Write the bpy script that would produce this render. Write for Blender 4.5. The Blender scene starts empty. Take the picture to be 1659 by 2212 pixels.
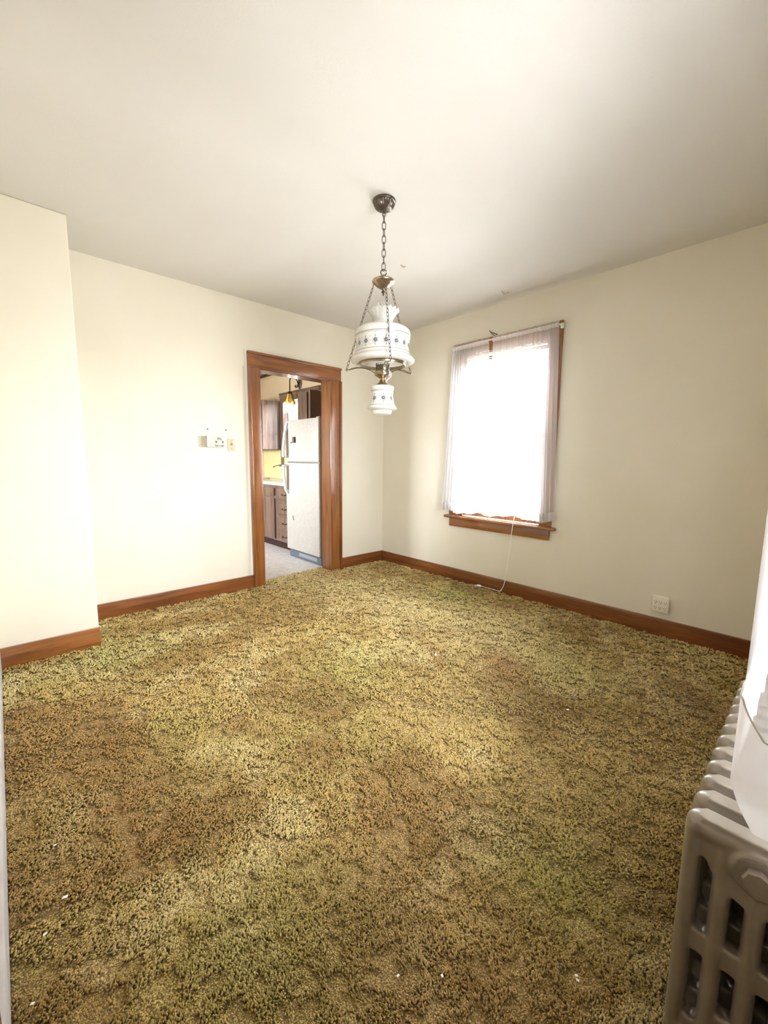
import bpy, bmesh, math, random
import numpy as np
from mathutils import Vector, Matrix

PI = math.pi
sc = bpy.context.scene
COL = sc.collection
random.seed(7)

# ------------------------------------------------------------------ camera
CAM = Vector((-3.36925662, -3.63395884, 1.21598722))
yaw, pitch, roll = math.radians(46.93026693), math.radians(-7.22500027), math.radians(0.61790368)
fw = Vector((math.cos(yaw) * math.cos(pitch), math.sin(yaw) * math.cos(pitch), math.sin(pitch)))
r0 = Vector((math.sin(yaw), -math.cos(yaw), 0.0))
u0 = r0.cross(fw)
rv = r0 * math.cos(roll) + u0 * math.sin(roll)
uv = -r0 * math.sin(roll) + u0 * math.cos(roll)
cd = bpy.data.cameras.new('camera')
cam = bpy.data.objects.new('camera', cd)
COL.objects.link(cam)
cam.matrix_world = Matrix(((rv.x, uv.x, -fw.x, CAM.x), (rv.y, uv.y, -fw.y, CAM.y), (rv.z, uv.z, -fw.z, CAM.z), (0, 0, 0, 1)))
cd.sensor_fit = 'HORIZONTAL'
cd.sensor_width = 36.0
cd.lens = 889.648 / 1659.0 * 36.0
cd.clip_start = 0.01
sc.camera = cam

# ------------------------------------------------------------------ sky, exposure
sc.view_settings.view_transform = 'Standard'
sc.view_settings.look = 'None'
sc.view_settings.gamma = 1.0
sc.view_settings.use_curve_mapping = False
sc.view_settings.exposure = 2.38
SKY_STRENGTH = 14.0
wd = bpy.data.worlds.new('sky')
sc.world = wd
wd.use_nodes = True
bg = wd.node_tree.nodes['Background']
_nt = wd.node_tree
_tc = _nt.nodes.new('ShaderNodeTexCoord')
_sx = _nt.nodes.new('ShaderNodeSeparateXYZ')
_cr = _nt.nodes.new('ShaderNodeValToRGB')          # overcast sky above the horizon, ground below it
_mr = _nt.nodes.new('ShaderNodeMapRange')
_mr.inputs['From Min'].default_value = -1.0
_cr.color_ramp.elements[0].position, _cr.color_ramp.elements[0].color = 0.47, (0.46, 0.46, 0.45, 1)
_cr.color_ramp.elements[1].position, _cr.color_ramp.elements[1].color = 0.53, (0.90, 0.95, 1.0, 1)
_nt.links.new(_tc.outputs['Generated'], _sx.inputs[0])
_nt.links.new(_sx.outputs['Z'], _mr.inputs['Value'])
_nt.links.new(_mr.outputs[0], _cr.inputs['Fac'])
_nt.links.new(_cr.outputs['Color'], bg.inputs['Color'])
bg.inputs['Strength'].default_value = SKY_STRENGTH
sc.cycles.max_bounces = 14
sc.cycles.diffuse_bounces = 8
sc.cycles.transparent_max_bounces = 24
sc.cycles.caustics_reflective = False
sc.cycles.caustics_refractive = False
sc.cycles.sample_clamp_indirect = 12.0


def portal(name, loc, rot, sx, sy):
    l = bpy.data.lights.new(name, 'AREA')
    l.shape = 'RECTANGLE'
    l.size, l.size_y = sx, sy
    l.cycles.is_portal = True
    o = bpy.data.objects.new(name, l)
    COL.objects.link(o)
    o.location, o.rotation_euler = loc, rot
    return o


# room numbers: origin in the far corner at carpet height, x to the right wall, y to the far wall
H = 2.60
WX = -3.46          # left wall
DY = -3.78          # wall behind the camera
W1Y, W2X = -1.558, -2.10
portal('daylight_opening', (0.24, W1Y, 1.43), (0, math.radians(90), 0), 1.56, 0.88)
portal('daylight_opening', (W2X, DY - 0.24, 1.43), (math.radians(90), 0, 0), 0.88, 1.56)
portal('daylight_opening', (0.24, 2.065, 1.62), (0, math.radians(90), 0), 1.0, 0.48)
portal('daylight_opening', (-3.04, 1.45, 1.525), (0, math.radians(-90), 0), 0.85, 0.9)


# ------------------------------------------------------------------ helpers
def mat(name, color=(0.8, 0.8, 0.8), rough=0.5, metal=0.0, **kw):
    m = bpy.data.materials.new(name)
    m.use_nodes = True
    b = m.node_tree.nodes['Principled BSDF']
    b.inputs['Base Color'].default_value = (*color, 1)
    b.inputs['Roughness'].default_value = rough
    b.inputs['Metallic'].default_value = metal
    for k, v in kw.items():
        b.inputs[k].default_value = v
    return m


def nodes(m):
    nt = m.node_tree
    return nt, nt.nodes, nt.links, nt.nodes['Principled BSDF']


def noise(nt, scale, detail=4.0, rough=0.55, vec=None, mapscale=None):
    n = nt.nodes.new('ShaderNodeTexNoise')
    n.inputs['Scale'].default_value = scale
    n.inputs['Detail'].default_value = detail
    n.inputs['Roughness'].default_value = rough
    if vec is not None:
        if mapscale:
            mp = nt.nodes.new('ShaderNodeMapping')
            mp.inputs['Scale'].default_value = mapscale
            nt.links.new(vec, mp.inputs['Vector'])
            vec = mp.outputs['Vector']
        nt.links.new(vec, n.inputs['Vector'])
    return n


def ramp(nt, fac, stops):
    r = nt.nodes.new('ShaderNodeValToRGB')
    el = r.color_ramp.elements
    while len(el) > 1:
        el.remove(el[-1])
    el[0].position, el[0].color = stops[0][0], (*stops[0][1], 1)
    for p, c in stops[1:]:
        e = el.new(p)
        e.color = (*c, 1)
    nt.links.new(fac, r.inputs['Fac'])
    return r


def bump(nt, b, height, strength=0.3, dist=0.002):
    bp = nt.nodes.new('ShaderNodeBump')
    bp.inputs['Strength'].default_value = strength
    bp.inputs['Distance'].default_value = dist
    nt.links.new(height, bp.inputs['Height'])
    nt.links.new(bp.outputs['Normal'], b.inputs['Normal'])


def world_pos(nt):
    return nt.nodes.new('ShaderNodeNewGeometry').outputs['Position']


def mottled(name, c1, c2, scale=3.0, rough=0.6, bscale=None, bstr=0.2, bdist=0.001, lo=0.35, hi=0.65, metal=0.0, c3=None):
    m = mat(name, c1, rough, metal)
    nt, N, L, b = nodes(m)
    p = world_pos(nt)
    n = noise(nt, scale, 6.0, 0.6, p)
    st = [(lo, c1), (hi, c2)] if c3 is None else [(lo, c1), ((lo + hi) / 2, c2), (hi, c3)]
    r = ramp(nt, n.outputs['Fac'], st)
    L.new(r.outputs['Color'], b.inputs['Base Color'])
    if bscale:
        nb = noise(nt, bscale, 3.0, 0.6, p)
        bump(nt, b, nb.outputs['Fac'], bstr, bdist)
    return m


def wood(name, axis, dark, mid, light, rough=0.30, coat=0.8):
    m = mat(name, mid, rough)
    nt, N, L, b = nodes(m)
    b.inputs['Coat Weight'].default_value = coat
    b.inputs['Coat Roughness'].default_value = 0.08
    ms = [26.0, 26.0, 26.0]
    ms[axis] = 1.6
    p = world_pos(nt)
    n = noise(nt, 1.0, 6.0, 0.62, p, ms)
    n.inputs['Distortion'].default_value = 0.6
    r = ramp(nt, n.outputs['Fac'], [(0.30, dark), (0.48, mid), (0.70, light)])
    big = noise(nt, 2.2, 2.0, 0.5, p)
    mx = N.new('ShaderNodeMix')
    mx.data_type = 'RGBA'
    mx.blend_type = 'MULTIPLY'
    r2 = ramp(nt, big.outputs['Fac'], [(0.3, (0.72, 0.70, 0.70)), (0.7, (1.1, 1.06, 1.0))])
    mx.inputs[0].default_value = 0.75
    L.new(r.outputs['Color'], mx.inputs[6])
    L.new(r2.outputs['Color'], mx.inputs[7])
    L.new(mx.outputs[2], b.inputs['Base Color'])
    bump(nt, b, n.outputs['Fac'], 0.12, 0.001)
    return m


class B:
    """collects shapes into one bmesh"""

    def __init__(s):
        s.bm = bmesh.new()

    def box(s, x0, x1, y0, y1, z0, z1, bev=0.0, seg=1):
        vs = [s.bm.verts.new(c) for c in ((x0, y0, z0), (x1, y0, z0), (x1, y1, z0), (x0, y1, z0), (x0, y0, z1), (x1, y0, z1), (x1, y1, z1), (x0, y1, z1))]
        fs = [s.bm.faces.new([vs[i] for i in f]) for f in ((0, 3, 2, 1), (4, 5, 6, 7), (0, 1, 5, 4), (1, 2, 6, 5), (2, 3, 7, 6), (3, 0, 4, 7))]
        if bev > 0:
            es = list({e for f in fs for e in f.edges})
            bmesh.ops.bevel(s.bm, geom=es, offset=bev, segments=seg, affect='EDGES', profile=0.6)
        return s

    def prism(s, pts, fn, a, b):
        """closed polygon pts (2-D) extruded from a to b; fn(p, t) gives the 3-D point"""
        lo = [s.bm.verts.new(fn(p, a)) for p in pts]
        hi = [s.bm.verts.new(fn(p, b)) for p in pts]
        n = len(pts)
        s.bm.faces.new(lo[::-1])
        s.bm.faces.new(hi)
        for i in range(n):
            s.bm.faces.new((lo[i], lo[(i + 1) % n], hi[(i + 1) % n], hi[i]))
        return s

    def lathe(s, prof, c=(0, 0, 0), seg=48, mod=None, axis='z'):
        rings = []
        for i, (r, z) in enumerate(prof):
            if r < 1e-6:
                ring = [s.bm.verts.new(s._ax(0, 0, z, c, axis))]
            else:
                ring = []
                for k in range(seg):
                    a = 2 * PI * k / seg
                    rr, zz = (r, z) if mod is None else mod(r, z, a, i)
                    ring.append(s.bm.verts.new(s._ax(rr * math.cos(a), rr * math.sin(a), zz, c, axis)))
            rings.append(ring)
        for a, b in zip(rings, rings[1:]):
            for k in range(seg):
                k2 = (k + 1) % seg
                if len(a) == 1 and len(b) == 1:
                    continue
                if len(a) == 1:
                    s.bm.faces.new((a[0], b[k2], b[k]))
                elif len(b) == 1:
                    s.bm.faces.new((a[k], a[k2], b[0]))
                else:
                    s.bm.faces.new((a[k], a[k2], b[k2], b[k]))
        return s

    @staticmethod
    def _ax(x, y, z, c, axis):
        if axis == 'x':
            x, y, z = z, x, y
        elif axis == 'y':
            x, y, z = y, z, x
        return (x + c[0], y + c[1], z + c[2])

    def tube(s, pts, r, seg=8, closed=False):
        pts = [Vector(p) for p in pts]
        n = len(pts)
        rs = r if isinstance(r, (list, tuple)) else [r] * n
        rings = []
        up = None
        for i, p in enumerate(pts):
            if closed:
                t = pts[(i + 1) % n] - pts[i - 1]
            else:
                t = pts[min(i + 1, n - 1)] - pts[max(i - 1, 0)]
            t.normalize()
            if up is None:
                up = Vector((0, 0, 1)) if abs(t.z) < 0.9 else Vector((1, 0, 0))
            sd = t.cross(up)
            if sd.length < 1e-6:
                sd = t.orthogonal()
            sd.normalize()
            up = sd.cross(t).normalized()
            rings.append([s.bm.verts.new(p + (sd * math.cos(2 * PI * k / seg) + up * math.sin(2 * PI * k / seg)) * rs[i]) for k in range(seg)])
        m = n if closed else n - 1
        for i in range(m):
            a, b = rings[i], rings[(i + 1) % n]
            for k in range(seg):
                s.bm.faces.new((a[k], a[(k + 1) % seg], b[(k + 1) % seg], b[k]))
        if not closed:
            s.bm.faces.new(rings[0][::-1])
            s.bm.faces.new(rings[-1])
        return s

    def ball(s, c, r, seg=10, sc3=(1, 1, 1)):
        m = Matrix.Translation(c) @ Matrix.Diagonal((*sc3, 1))
        bmesh.ops.create_uvsphere(s.bm, u_segments=seg, v_segments=max(6, seg * 2 // 3), radius=r, matrix=m)
        return s

    def grid(s, fn, nu, nv):
        vs = [[s.bm.verts.new(fn(i / nu, j / nv)) for j in range(nv + 1)] for i in range(nu + 1)]
        for i in range(nu):
            for j in range(nv):
                s.bm.faces.new((vs[i][j], vs[i + 1][j], vs[i + 1][j + 1], vs[i][j + 1]))
        return s

    def build(s, name, material, parent=None, smooth=False, local=False):
        bmesh.ops.recalc_face_normals(s.bm, faces=s.bm.faces[:])
        me = bpy.data.meshes.new(name)
        if parent is not None and not local:
            off = root_offset(parent)
            bmesh.ops.translate(s.bm, vec=-off, verts=s.bm.verts[:])
        s.bm.to_mesh(me)
        s.bm.free()
        if smooth:
            me.shade_smooth()
            if smooth != 'all':
                me.set_sharp_from_angle(angle=math.radians(38))
        me.materials.append(material)
        o = bpy.data.objects.new(name, me)
        COL.objects.link(o)
        if parent is not None:
            o.parent = parent
        return o


def root_offset(o):
    v = Vector((0, 0, 0))
    while o is not None:
        v += Vector(o.location)
        o = o.parent
    return v


def thing(name, label, cat, loc=(0, 0, 0), group=None):
    o = bpy.data.objects.new(name, None)
    COL.objects.link(o)
    o.location = loc
    o.empty_display_size = 0.05
    return tag(o, label, cat, group)


def tag(o, label, cat, group=None):
    o['label'] = label
    o['category'] = cat
    if group:
        o['group'] = group
    return o


def struct(o):
    o['kind'] = 'structure'
    return o


def struct_root(name, loc=(0, 0, 0), rz=0.0):
    o = bpy.data.objects.new(name, None)
    COL.objects.link(o)
    o.location = loc
    o.rotation_euler = (0, 0, rz)
    o.empty_display_size = 0.05
    return struct(o)


def bez(p0, p1, p2, p3, n=12):
    out = []
    for i in range(n + 1):
        t = i / n
        out.append(Vector(p0) * (1 - t) ** 3 + Vector(p1) * 3 * t * (1 - t) ** 2 + Vector(p2) * 3 * t * t * (1 - t) + Vector(p3) * t ** 3)
    return out


def spline(pts, n=8):
    """Catmull-Rom through the points"""
    P = [Vector(p) for p in pts]
    P = [P[0] * 2 - P[1]] + P + [P[-1] * 2 - P[-2]]
    out = []
    for i in range(1, len(P) - 2):
        for k in range(n):
            t = k / n
            a, b, c, d = P[i - 1], P[i], P[i + 1], P[i + 2]
            out.append(0.5 * ((2 * b) + (c - a) * t + (2 * a - 5 * b + 4 * c - d) * t * t + (3 * b - a - 3 * c + d) * t ** 3))
    out.append(P[-2])
    return out


# ------------------------------------------------------------------ materials
M = {}
M['wall'] = mottled('cream_plaster', (0.69, 0.645, 0.53), (0.73, 0.69, 0.585), 1.6, 0.62, 60.0, 0.12, 0.002, 0.3, 0.7)
M['ceiling'] = mottled('ceiling_plaster', (0.64, 0.622, 0.59), (0.675, 0.66, 0.632), 1.2, 0.75, 85.0, 0.25, 0.002, 0.3, 0.7)
M['kitchen_wall'] = mottled('kitchen_tan_paint', (0.70, 0.575, 0.38), (0.76, 0.64, 0.45), 3.0, 0.6, 70.0, 0.15)
wd_d, wd_m, wd_l = (0.12, 0.037, 0.009), (0.245, 0.086, 0.021), (0.34, 0.138, 0.041)
for i, a in enumerate('xyz'):
    M['wood_' + a] = wood('varnished_fir_' + a, i, wd_d, wd_m, wd_l)
    M['base_' + a] = wood('baseboard_fir_' + a, i, (0.105, 0.031, 0.009), (0.20, 0.065, 0.017), (0.28, 0.10, 0.029))
    M['cab_' + a] = wood('dark_cabinet_oak_' + a, i, (0.10, 0.062, 0.045), (0.19, 0.125, 0.095), (0.30, 0.215, 0.17), 0.4, 0.6)
M['cab_edge'] = mat('cabinet_dark_edge', (0.04, 0.014, 0.009), 0.45)
M['white_sheet'] = mat('white_plastic', (0.80, 0.79, 0.74), 0.35)
M['ivory'] = mat('ivory_plastic', (0.60, 0.50, 0.34), 0.4)
M['ivory_pale'] = mat('pale_ivory_plastic', (0.78, 0.74, 0.64), 0.4)
M['dark'] = mat('dark_plastic', (0.03, 0.03, 0.03), 0.4)
M['grey_mark'] = mat('grey_print', (0.16, 0.16, 0.15), 0.5)
M['nail'] = mat('nail_steel', (0.02, 0.018, 0.015), 0.6, 0.0)
M['brass'] = mottled('antique_brass', (0.33, 0.25, 0.16), (0.42, 0.335, 0.225), 60.0, 0.30, metal=1.0)
M['bronze'] = mottled('dark_bronze', (0.10, 0.085, 0.07), (0.19, 0.165, 0.14), 90.0, 0.38, metal=1.0)
M['chain'] = mat('chain_bronze', (0.13, 0.10, 0.075), 0.4, 1.0)
M['radiator'] = mottled('radiator_paint', (0.225, 0.19, 0.15), (0.285, 0.247, 0.20), 14.0, 0.36, 240.0, 0.25, 0.001, metal=0.35)
M['fridge'] = mottled('fridge_enamel', (0.51, 0.49, 0.45), (0.575, 0.56, 0.525), 40.0, 0.30, 260.0, 0.5, 0.001)
M['fridge_side'] = mat('fridge_side_enamel', (0.50, 0.45, 0.38), 0.4)
M['trim_grey'] = mat('fridge_grey_trim', (0.36, 0.36, 0.36), 0.3, 0.6)
M['grille'] = mat('blue_grey_grille', (0.12, 0.16, 0.21), 0.45)
M['grille_label'] = mat('grey_label', (0.33, 0.35, 0.37), 0.5)
M['counter'] = mat('white_laminate', (0.80, 0.79, 0.78), 0.3)
M['steel'] = mat('stainless_steel', (0.6, 0.6, 0.6), 0.25, 1.0)
M['vinyl'] = mottled('grey_vinyl', (0.58, 0.55, 0.54), (0.80, 0.775, 0.76), 17.0, 0.35, 40.0, 0.1, 0.001, 0.3, 0.68)
M['backsplash'] = mottled('yellow_backsplash', (0.88, 0.76, 0.36), (0.92, 0.84, 0.48), 3.0, 0.4)
M['cord'] = mat('white_cord', (0.85, 0.83, 0.78), 0.6)
M['rod'] = mat('white_rod_enamel', (0.8, 0.79, 0.76), 0.4)
M['slat'] = mat('white_slat', (0.82, 0.80, 0.74), 0.4)
M['chip'] = mat('white_flake', (0.85, 0.84, 0.80), 0.7)
M['scar'] = mat('unpainted_patch', (0.46, 0.40, 0.29), 0.8)
M['pearl'] = mat('white_bead', (0.85, 0.84, 0.80), 0.25)
M['amber'] = mottled('amber_glass', (0.50, 0.27, 0.035), (0.62, 0.36, 0.07), 30.0, 0.25)
M['amber'].node_tree.nodes['Principled BSDF'].inputs['Transmission Weight'].default_value = 0.35
M['lead'] = mat('sconce_iron', (0.04, 0.03, 0.024), 0.45, 0.6)
M['carpet_base'] = mat('carpet_backing', (0.19, 0.125, 0.045), 1.0)


def see_through(name, color, clear, gloss=0.0, translucent=0.5, rough=0.05):
    """sheer cloth or thin glass: clear share + diffuse/translucent share + a little gloss"""
    m = bpy.data.materials.new(name)
    m.use_nodes = True
    nt = m.node_tree
    nt.nodes.clear()
    out = nt.nodes.new('ShaderNodeOutputMaterial')
    tr = nt.nodes.new('ShaderNodeBsdfTransparent')
    body = nt.nodes.new('ShaderNodeMixShader')
    df = nt.nodes.new('ShaderNodeBsdfDiffuse')
    tl = nt.nodes.new('ShaderNodeBsdfTranslucent')
    df.inputs['Color'].default_value = (*color, 1)
    tl.inputs['Color'].default_value = (*color, 1)
    body.inputs['Fac'].default_value = translucent
    nt.links.new(df.outputs[0], body.inputs[1])
    nt.links.new(tl.outputs[0], body.inputs[2])
    mx = nt.nodes.new('ShaderNodeMixShader')
    mx.inputs['Fac'].default_value = clear
    nt.links.new(body.outputs[0], mx.inputs[1])
    nt.links.new(tr.outputs[0], mx.inputs[2])
    last = mx
    if gloss > 0:
        gl = nt.nodes.new('ShaderNodeBsdfGlossy')
        gl.inputs['Roughness'].default_value = rough
        fr = nt.nodes.new('ShaderNodeFresnel')
        fr.inputs['IOR'].default_value = 1.45
        mg = nt.nodes.new('ShaderNodeMixShader')
        mu = nt.nodes.new('ShaderNodeMath')
        mu.operation = 'MULTIPLY'
        mu.inputs[1].default_value = gloss
        nt.links.new(fr.outputs[0], mu.inputs[0])
        nt.links.new(mu.outputs[0], mg.inputs['Fac'])
        nt.links.new(last.outputs[0], mg.inputs[1])
        nt.links.new(gl.outputs[0], mg.inputs[2])
        last = mg
    nt.links.new(last.outputs[0], out.inputs['Surface'])
    return m


M['sheer'] = see_through('sheer_voile', (0.84, 0.86, 0.88), 0.54, 0.0, 0.5)
M['seam'] = mat('hem_stitching', (0.55, 0.53, 0.50), 0.8)
M['hem'] = see_through('sheer_voile_doubled', (0.84, 0.83, 0.82), 0.20, 0.0, 0.5)
M['lace'] = see_through('white_lace', (0.8, 0.79, 0.76), 0.15, 0.0, 0.4)
M['pane'] = see_through('window_glass', (1, 1, 1), 1.0, 0.9, 0.5, 0.02)
M['chimney'] = see_through('clear_chimney_glass', (0.9, 0.9, 0.88), 0.90, 0.35, 0.5, 0.05)
M['opal'] = see_through('opal_glass', (0.86, 0.85, 0.82), 0.12, 0.5, 0.45, 0.15)


# ------------------------------------------------------------------ room shell
def wall_x(name, x0, x1, y0, y1, z0, z1, holes, m):
    """wall whose faces look along x; holes = (ya, yb, za, zb)"""
    b = B()
    y = y0
    for ya, yb, za, zb in sorted(holes):
        b.box(x0, x1, y, ya, z0, z1)
        if za > z0:
            b.box(x0, x1, ya, yb, z0, za)
        b.box(x0, x1, ya, yb, zb, z1)
        y = yb
    b.box(x0, x1, y, y1, z0, z1)
    return struct(b.build(name, m))


def wall_y(name, y0, y1, x0, x1, z0, z1, holes, m):
    b = B()
    x = x0
    for xa, xb, za, zb in sorted(holes):
        b.box(x, xa, y0, y1, z0, z1)
        if za > z0:
            b.box(xa, xb, y0, y1, z0, za)
        b.box(xa, xb, y0, y1, zb, z1)
        x = xb
    b.box(x, x1, y0, y1, z0, z1)
    return struct(b.build(name, m))


ZF = -0.035
WO = (0.655, 2.215)       # window opening, bottom and top
DOORX = (-1.574, -0.752)  # rough opening behind the jamb boards
wall_y('wall_north', 0.0, 0.13, WX - 0.2, 0.0, ZF, H, [(DOORX[0], DOORX[1], ZF, 2.04)], M['wall'])
wall_x('wall_east', 0.0, 0.2, DY - 0.2, 0.13, ZF, H, [(W1Y - 0.44, W1Y + 0.44, *WO)], M['wall'])
wall_y('wall_south', DY - 0.2, DY, WX - 0.2, 0.0, ZF, H, [(W2X - 0.44, W2X + 0.44, *WO)], M['wall'])
wall_x('wall_west', WX - 0.2, WX, DY, 0.0, ZF, H, [], M['wall'])
struct(B().box(WX, -2.967, -0.493, 0.0, ZF, H, 0.010, 3).build('wall_northwest', M['wall'], smooth=True))
struct(B().box(WX - 0.2, 0.2, DY - 0.2, 0.13, H, H + 0.15).build('ceiling', M['ceiling']))
struct(B().box(WX - 0.2, 0.2, DY - 0.2, 0.10, ZF - 0.2, ZF).build('floor', mat('subfloor', (0.3, 0.2, 0.1), 0.8)))
# kitchen shell
KX, KY, KH = -2.8, 3.35, 2.60
wall_x('wall_kitchen_east', 0.0, 0.2, 0.13, KY + 0.2, ZF, KH, [(1.825, 2.305, 1.12, 2.12)], M['kitchen_wall'])
wall_x('wall_kitchen_west', KX - 0.2, KX, 0.13, KY + 0.2, ZF, KH, [(1.0, 1.9, 1.1, 1.95)], M['kitchen_wall'])
wall_y('wall_kitchen_north', KY, KY + 0.2, KX, 0.0, ZF, KH, [], M['kitchen_wall'])
struct(B().box(KX - 0.2, 0.2, 0.13, KY + 0.2, KH, KH + 0.15).build('ceiling_kitchen', M['ceiling']))
struct(B().box(KX - 0.2, 0.2, 0.10, KY + 0.2, ZF - 0.2, -0.013).build('floor_kitchen', M['vinyl']))
struct(B().box(KX, DOORX[0] - 0.12, 0.130, 0.141, ZF, KH).box(DOORX[1] + 0.12, 0.0, 0.130, 0.141, ZF, KH).box(DOORX[0] - 0.12, DOORX[1] + 0.12, 0.130, 0.141, 2.16, KH).build('wall_kitchen_south', M['kitchen_wall']))

# ------------------------------------------------------------------ doorway
dr = struct_root('door_1', (-1.163, 0.0, 0.0))
T = 0.022


def casing(x0, x1, z0, z1, horiz, outer):
    """flat board with a raised back band along the outer edge and an eased inner edge"""
    m = M['wood_x'] if horiz else M['wood_z']
    o = B().box(x0, x1, -T, 0.0, z0, z1, 0.004, 2).build('casing_board', m, dr, True)
    if horiz:
        B().box(x0 - 0.0, x1 + 0.0, -T - 0.014, 0.0, z1 - 0.020, z1 + 0.002, 0.004, 2).build('back_band', m, o, True)
    elif outer < 0:
        B().box(x0 - 0.002, x0 + 0.020, -T - 0.014, 0.0, z0, z1 + 0.002, 0.004, 2).build('back_band', m, o, True)
    else:
        B().box(x1 - 0.020, x1 + 0.002, -T - 0.014, 0.0, z0, z1 + 0.002, 0.004, 2).build('back_band', m, o, True)
    return o


casing(-1.670, -1.554, -0.02, 2.030, False, -1)
casing(-0.772, -0.634, -0.02, 2.030, False, 1)
casing(-1.670, -0.634, 2.030, 2.164, True, 0)
B().box(-0.772, -0.750, -0.004, 0.150, -0.02, 2.030, 0.002).build('jamb_board', M['wood_z'], dr)
B().box(-1.576, -1.554, -0.004, 0.150, -0.02, 2.030, 0.002).build('jamb_board', M['wood_z'], dr)
B().box(-1.576, -0.750, -0.004, 0.150, 2.022, 2.044, 0.002).build('jamb_board', M['wood_x'], dr)
for x0, x1, z0, z1, mm in ((-1.67, -1.554, -0.02, 2.03, 'wood_z'), (-0.772, -0.634, -0.02, 2.03, 'wood_z'), (-1.67, -0.634, 2.03, 2.164, 'wood_x')):
    B().box(x0, x1, 0.140, 0.158, z0, z1, 0.004).build('casing_board', M[mm], dr, True)
struct(B().box(-1.690, -1.671, -0.004, 0.0, -0.0, 2.18).build('trim_1', mat('old_white_paint', (0.82, 0.80, 0.74), 0.6)))

# ------------------------------------------------------------------ baseboards
HB = 0.117


M['pale_paint'] = mottled('pale_grey_mottle', (0.40, 0.37, 0.36), (0.52, 0.49, 0.47), 9.0, 0.4)  # west baseboard only: mottled pale grey instead of the brown fir


def baseboard(name, spec):
    root = struct_root(name, spec[0][1])
    for x0, x1, y0, y1, m in [s[0] for s in spec]:
        B().box(x0, x1, y0, y1, -0.03, HB, 0.003, 2).build('board', M[m], root, True)
    return root


BT = 0.018
baseboard('baseboard_north', [((-2.966, -1.671, -BT, 0, 'base_x'), (-2.3, 0, 0)), ((-0.632, -BT, -BT, 0, 'base_x'), (0, 0, 0))])
baseboard('baseboard_east', [((-BT, 0, -1.722, 0, 'base_y'), (0, -1.7, 0)), ((-BT, 0, DY, -1.7245, 'base_y'), (0, 0, 0))])
baseboard('baseboard_northwest', [((WX, -2.967 + 0.004, -0.493 - BT, -0.493, 'wood_x'), (-3.2, -0.493, 0))])
baseboard('baseboard_west', [((WX, WX + BT, -2.74, -0.493 - BT, 'pale_paint'), (WX, -2, 0))])
d2 = struct_root('door_2', (WX, -3.1, 0.0))
B().box(WX, WX + 0.020, -3.40, -2.742, -0.03, 2.08, 0.003, 2).build('door_leaf', M['base_z'], d2, True)
baseboard('baseboard_south', [((WX + BT, -BT, DY, DY + BT, 'base_x'), (-2, DY, 0))])


# ------------------------------------------------------------------ windows
def window(name, loc, rz, full=True):
    """local axes: x to the left as seen from the room, y into the room, z up"""
    root = struct_root(name, loc, rz)
    hw, cz, z0, z1 = 0.43, 0.10, 0.668, 2.212
    wx, wz = ('wood_y', 'wood_z') if rz else ('wood_x', 'wood_z')
    bd = lambda nm, a, par=root, m=wz, bv=0.003: B().box(*a, bv, 2).build(nm, M[m], par, True, True)
    bd('casing_board', (hw, hw + cz, 0, 0.020, z0, z1))
    bd('casing_board', (-hw - cz - 0.008, -hw, 0, 0.020, z0, z1))
    bd('casing_board', (-hw - cz - 0.008, hw + cz, 0, 0.022, z1, z1 + 0.115), m=wx)
    bd('stool', (-hw - cz - 0.047, hw + cz + 0.047, -0.06, 0.052, z0 - 0.028, z0), m=wx, bv=0.010)
    bd('apron', (-hw - cz + 0.004, hw + cz - 0.004, 0, 0.020, z0 - 0.113, z0 - 0.028), m=wx)
    for s in (-1, 1):
        x0, x1 = sorted((s * hw, s * (hw + 0.02)))
        bd('jamb_board', (x0, x1, -0.205, 0.004, z0 - 0.02, z1 + 0.01))
        x0, x1 = sorted((s * hw, s * (hw - 0.022)))
        bd('stop_bead', (x0, x1, -0.052, -0.034, z0, z1), bv=0.002)
    bd('head_jamb', (-hw, hw, -0.205, 0.004, z1, z1 + 0.012), m=wx, bv=0.001)
    bd('sill', (-hw - 0.02, hw + 0.02, -0.23, -0.06, z0 - 0.04, z0 - 0.016), m=wx)

    def sash(nm, y0, y1, za, zb, bot, top, zsl):
        st = 0.045
        f = B()
        f.box(-hw + 0.002, -hw + st, y0, y1, za, zb).box(hw - st, hw - 0.002, y0, y1, za, zb)
        f.box(-hw + st, hw - st, y0, y1, za, za + bot).box(-hw + st, hw - st, y0, y1, zb - top, zb)
        o = f.build(nm, M['wood_z'], root, False, True)
        ym = (y0 + y1) / 2
        B().box(-hw + st - 0.005, hw - st + 0.005, ym - 0.002, ym + 0.002, za + bot - 0.005, zb - top + 0.005).build('pane', M['pane'], o, False, True)
        return o

    sash('upper_sash', -0.130, -0.095, 1.425, z1 - 0.002, 0.035, 0.05, 0)
    lo = sash('lower_sash', -0.090, -0.055, z0 + 0.002, 1.46, 0.075, 0.035, 0)
    lk = B().lathe([(0, 0), (0.028, 0), (0.028, 0.008), (0.018, 0.014), (0, 0.014)], (0.02, -0.07, 1.46), 16)
    lk.box(-0.03, 0.03, -0.085, -0.052, 1.458, 1.468, 0.002)
    lk.build('sash_lock', M['ivory'], lo, True, True)
    return root


w1 = window('window_1', (0.0, W1Y, 0.0), PI / 2)
w2 = window('window_2', (W2X, DY, 0.0), 0.0)

# mini blind drawn up in window_1 (local frame of the window, y into the room)


def loc1(x, y, z):
    return (-y, W1Y + x, z)


bl = thing('mini_blind', 'white mini blind drawn up behind the sheer curtains in the window', 'blind', (0.03, W1Y, 1.95))


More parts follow.
